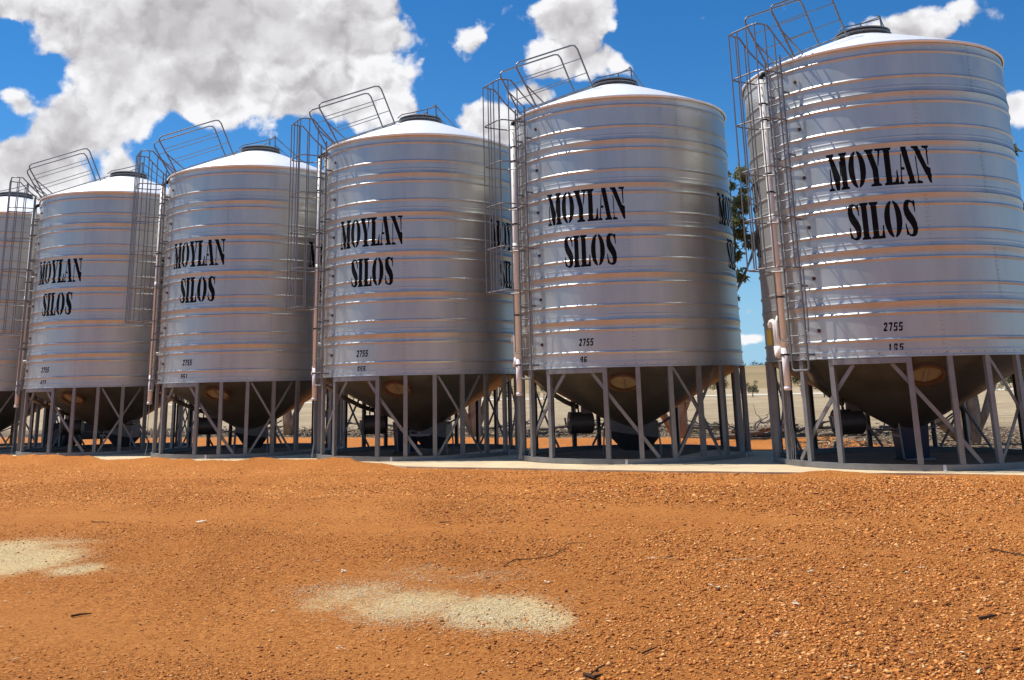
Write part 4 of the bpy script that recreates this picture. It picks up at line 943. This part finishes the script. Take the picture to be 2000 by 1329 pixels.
# spilled grain
def grain(n, x0, x1, y0, y1, seed, label):
    r = np.random.default_rng(seed); a = at(x0, y1); b = at(x1, y1); c = at((x0 + x1) / 2, y0)
    x = r.uniform(a.x * 1.45 - .5, b.x * 1.45 + .5, n * 6); y = r.uniform(a.y - .2, c.y + .3, n * 6)
    sm = spill_mask(x, y); m = np.clip(sm + .45 * noise2(x, y, 51, 5, 5.0) * np.clip(sm * 3, 0, 1), 0, 1)
    k = np.nonzero(r.uniform(0, 1, len(x)) < .85 * m ** 1.5)[0][:n]; x, y = x[k], y[k]
    sz = r.uniform(.0025, .0048, len(x)); pts = np.stack([x, y, yard_z(x, y) + .001 + r.uniform(0, .003, len(x))], 1)
    o = shards(len(x), seed + 1, pts, sz, r.uniform(1.6, 2.6, len(x)), r.uniform(.18, .32, len(x)), 'spilled_grain', M_GRAIN, tilt=.07); tag(o, label, 'grain', kind='stuff')
grain(15000, 560, 1180, 1095, 1245, 61, 'pale grain spilled on the red gravel in the foreground')
grain(8000, -90, 300, 1040, 1125, 63, 'pale grain spilled at the left edge of the yard')
# leaf and bark litter behind the pad
r = np.random.default_rng(71); n = 42000
s = r.uniform(-14, 40, n); qb = np.abs(r.normal(0, 1, n)); back = np.where(s < 3.5, 3.2 + r.uniform(0, 10, n), 8.4 + qb * 3.6)
px = CEN[0][0] + ROW.x * s - NRM.x * back; py = CEN[0][1] + ROW.y * s - NRM.y * back
keep = r.uniform(0, 1, n) < np.clip(.55 + .6 * noise2(px, py, 72, 3, 1.2), 0.05, 1); px, py = px[keep], py[keep]; n = len(px)
sz = np.exp(r.normal(-4.1, .5, n)).clip(.006, .05)
o = shards(n, 73, np.stack([px, py, zg_np(px, py) - .03 + r.uniform(0, .05, n)], 1), sz, r.uniform(1.5, 6, n), r.uniform(.3, .7, n), 'leaf_litter', M_LITTER)
tag(o, 'leaf and bark litter lying behind the silos', 'litter', kind='stuff')
# pale chips and straw strewn over the yard
x, y = scatter(700, 5.2, 16, 1.0, 81); r = np.random.default_rng(82)
q = (x - CEN[0][0]) * NRM.x + (y - CEN[0][1]) * NRM.y; k = (q > 3.5) & (r.uniform(0, 1, len(x)) < .35 + .5 * np.clip(x / 3, 0, 1)); x, y = x[k], y[k]; n = len(x)
o = shards(n, 83, np.stack([x, y, yard_z(x, y) + .012], 1), r.uniform(.004, .010, n), r.uniform(1.5, 5, n), r.uniform(.15, .3, n), 'straw_chips', M_GRAIN, tilt=.1)
tag(o, 'pale straw chips strewn over the red gravel', 'straw', kind='stuff')

# ------------------------------------------------------------------ single twigs and scraps that can be picked out
def twig(pix, rad0, label, m=M_TWIG, name='twig', cat='twig', lift=.012, sides=()):
    P = [at(px, py) for px, py in pix]; c = P[0]; rad0 *= .72
    t = empty(name, (c.x, c.y, float(yard_z(np.array([c.x]), np.array([c.y]))[0]))); tag(t, label, cat, 'sticks lying on the yard' if cat == 'twig' else None)
    def path(Q, l0, l1):
        out = []
        for i, p in enumerate(Q):
            z = float(yard_z(np.array([p.x]), np.array([p.y]))[0]) - t.location.z
            out.append((p.x - c.x, p.y - c.y, z + l0 + (l1 - l0) * i / max(1, len(Q) - 1)))
        return out
    mb = MB(); mb.tube(path(P, lift, lift), [rad0 * (1 - .45 * i / max(1, len(P) - 1)) for i in range(len(P))], 6); build('stick', mb, m, t)
    for sp in sides:
        mb = MB(); mb.tube(path([at(px, py) for px, py in sp], lift, lift + .03), rad0 * .5, 5); build('side_twig', mb, m, t)
twig([(985, 1101), (1005, 1090), (1035, 1089), (1075, 1085), (1105, 1069)], .0055, 'forked thin twig lying behind the large grain patch', sides=[[(1052, 1088), (1062, 1068), (1071, 1046)], [(1085, 1081), (1110, 1062), (1150, 1066)]])
twig([(140, 1195), (160, 1191), (180, 1189)], .011, 'short dark stick at the lower left')
twig([(1932, 1062), (1965, 1070), (2010, 1079)], .010, 'straight dark stick running off the right edge')
twig([(1912, 1199), (1928, 1196), (1945, 1192)], .014, 'thick dark stick at the lower right')
twig([(1254, 1267), (1270, 1261), (1284, 1256)], .008, 'dark stick below and right of the large grain patch')
twig([(180, 1014), (212, 1014)], .008, 'brown stick in the yard before the silo stencilled 473')
twig([(858, 1017), (880, 1016)], .009, 'dark stick in the middle of the yard')
twig([(1140, 1305), (1160, 1312), (1176, 1306)], .012, 'dark broken stick at the bottom edge', sides=[[(1150, 1308), (1168, 1300), (1182, 1299)]])
twig([(1425, 1091), (1460, 1090), (1480, 1087), (1492, 1083)], .005, 'pale straw stalk in the right of the yard', M_STRAW, 'straw_stalk', 'straw')
twig([(1290, 1088), (1320, 1087)], .004, 'short pale straw stalk in the right of the yard', M_STRAW, 'straw_stalk', 'straw')
def scrap(x, y, sx, label, seed, m=M_PALE, name='bark_scrap'):
    c = at(x, y); r = np.random.default_rng(seed); t = empty(name, (c.x, c.y, float(yard_z(np.array([c.x]), np.array([c.y]))[0]))); tag(t, label, 'scrap')
    for k in range(4):
        mb = MB(); a = r.uniform(0, 6.3); L_ = sx * r.uniform(.5, 1); w = L_ * .28; o = Vector((r.normal() * sx * .4, r.normal() * sx * .4, .012)); d = Vector((math.cos(a), math.sin(a), r.uniform(-.1, .35))); p = Vector((-math.sin(a), math.cos(a), r.uniform(-.2, .2)))
        mb.add([o, o + d * L_ * .5 + p * w, o + d * L_, o + d * L_ * .5 - p * w, o + d * L_ * .5 + Vector((0, 0, w * .5)), o + d * L_ * .5 - Vector((0, 0, w * .2))], [(0, 1, 4), (1, 2, 4), (2, 3, 4), (3, 0, 4), (1, 0, 5), (2, 1, 5), (3, 2, 5), (0, 3, 5)])
        build('flake', mb, m, t)
scrap(398, 1012, .10, 'pale crumpled scrap with a dark end in the left of the yard', 1)
scrap(672, 1107, .055, 'pale crumpled leaf just behind the large grain patch', 2)
scrap(668, 1255, .035, 'white flake of bark below the left end of the large grain patch', 3)
scrap(1405, 1145, .05, 'pale flakes of bark in the right of the yard', 4)
scrap(1555, 1172, .05, 'pair of pale bark flakes in the lower right of the yard', 5)
scrap(1535, 1232, .04, 'small white bark flake at the lower right', 6)
scrap(1275, 1088, .035, 'single white leaf right of the forked twig', 7)
scrap(1072, 1135, .035, 'white leaf at the top edge of the large grain patch', 8)
scrap(990, 1210, .03, 'dark fragment lying in the large grain patch', 9, M_TWIG)
scrap(1585, 1109, .045, 'pale leaf with a dark stalk in the right of the yard', 10)
scrap(1795, 1097, .04, 'pale leaf near the right edge of the yard', 11)
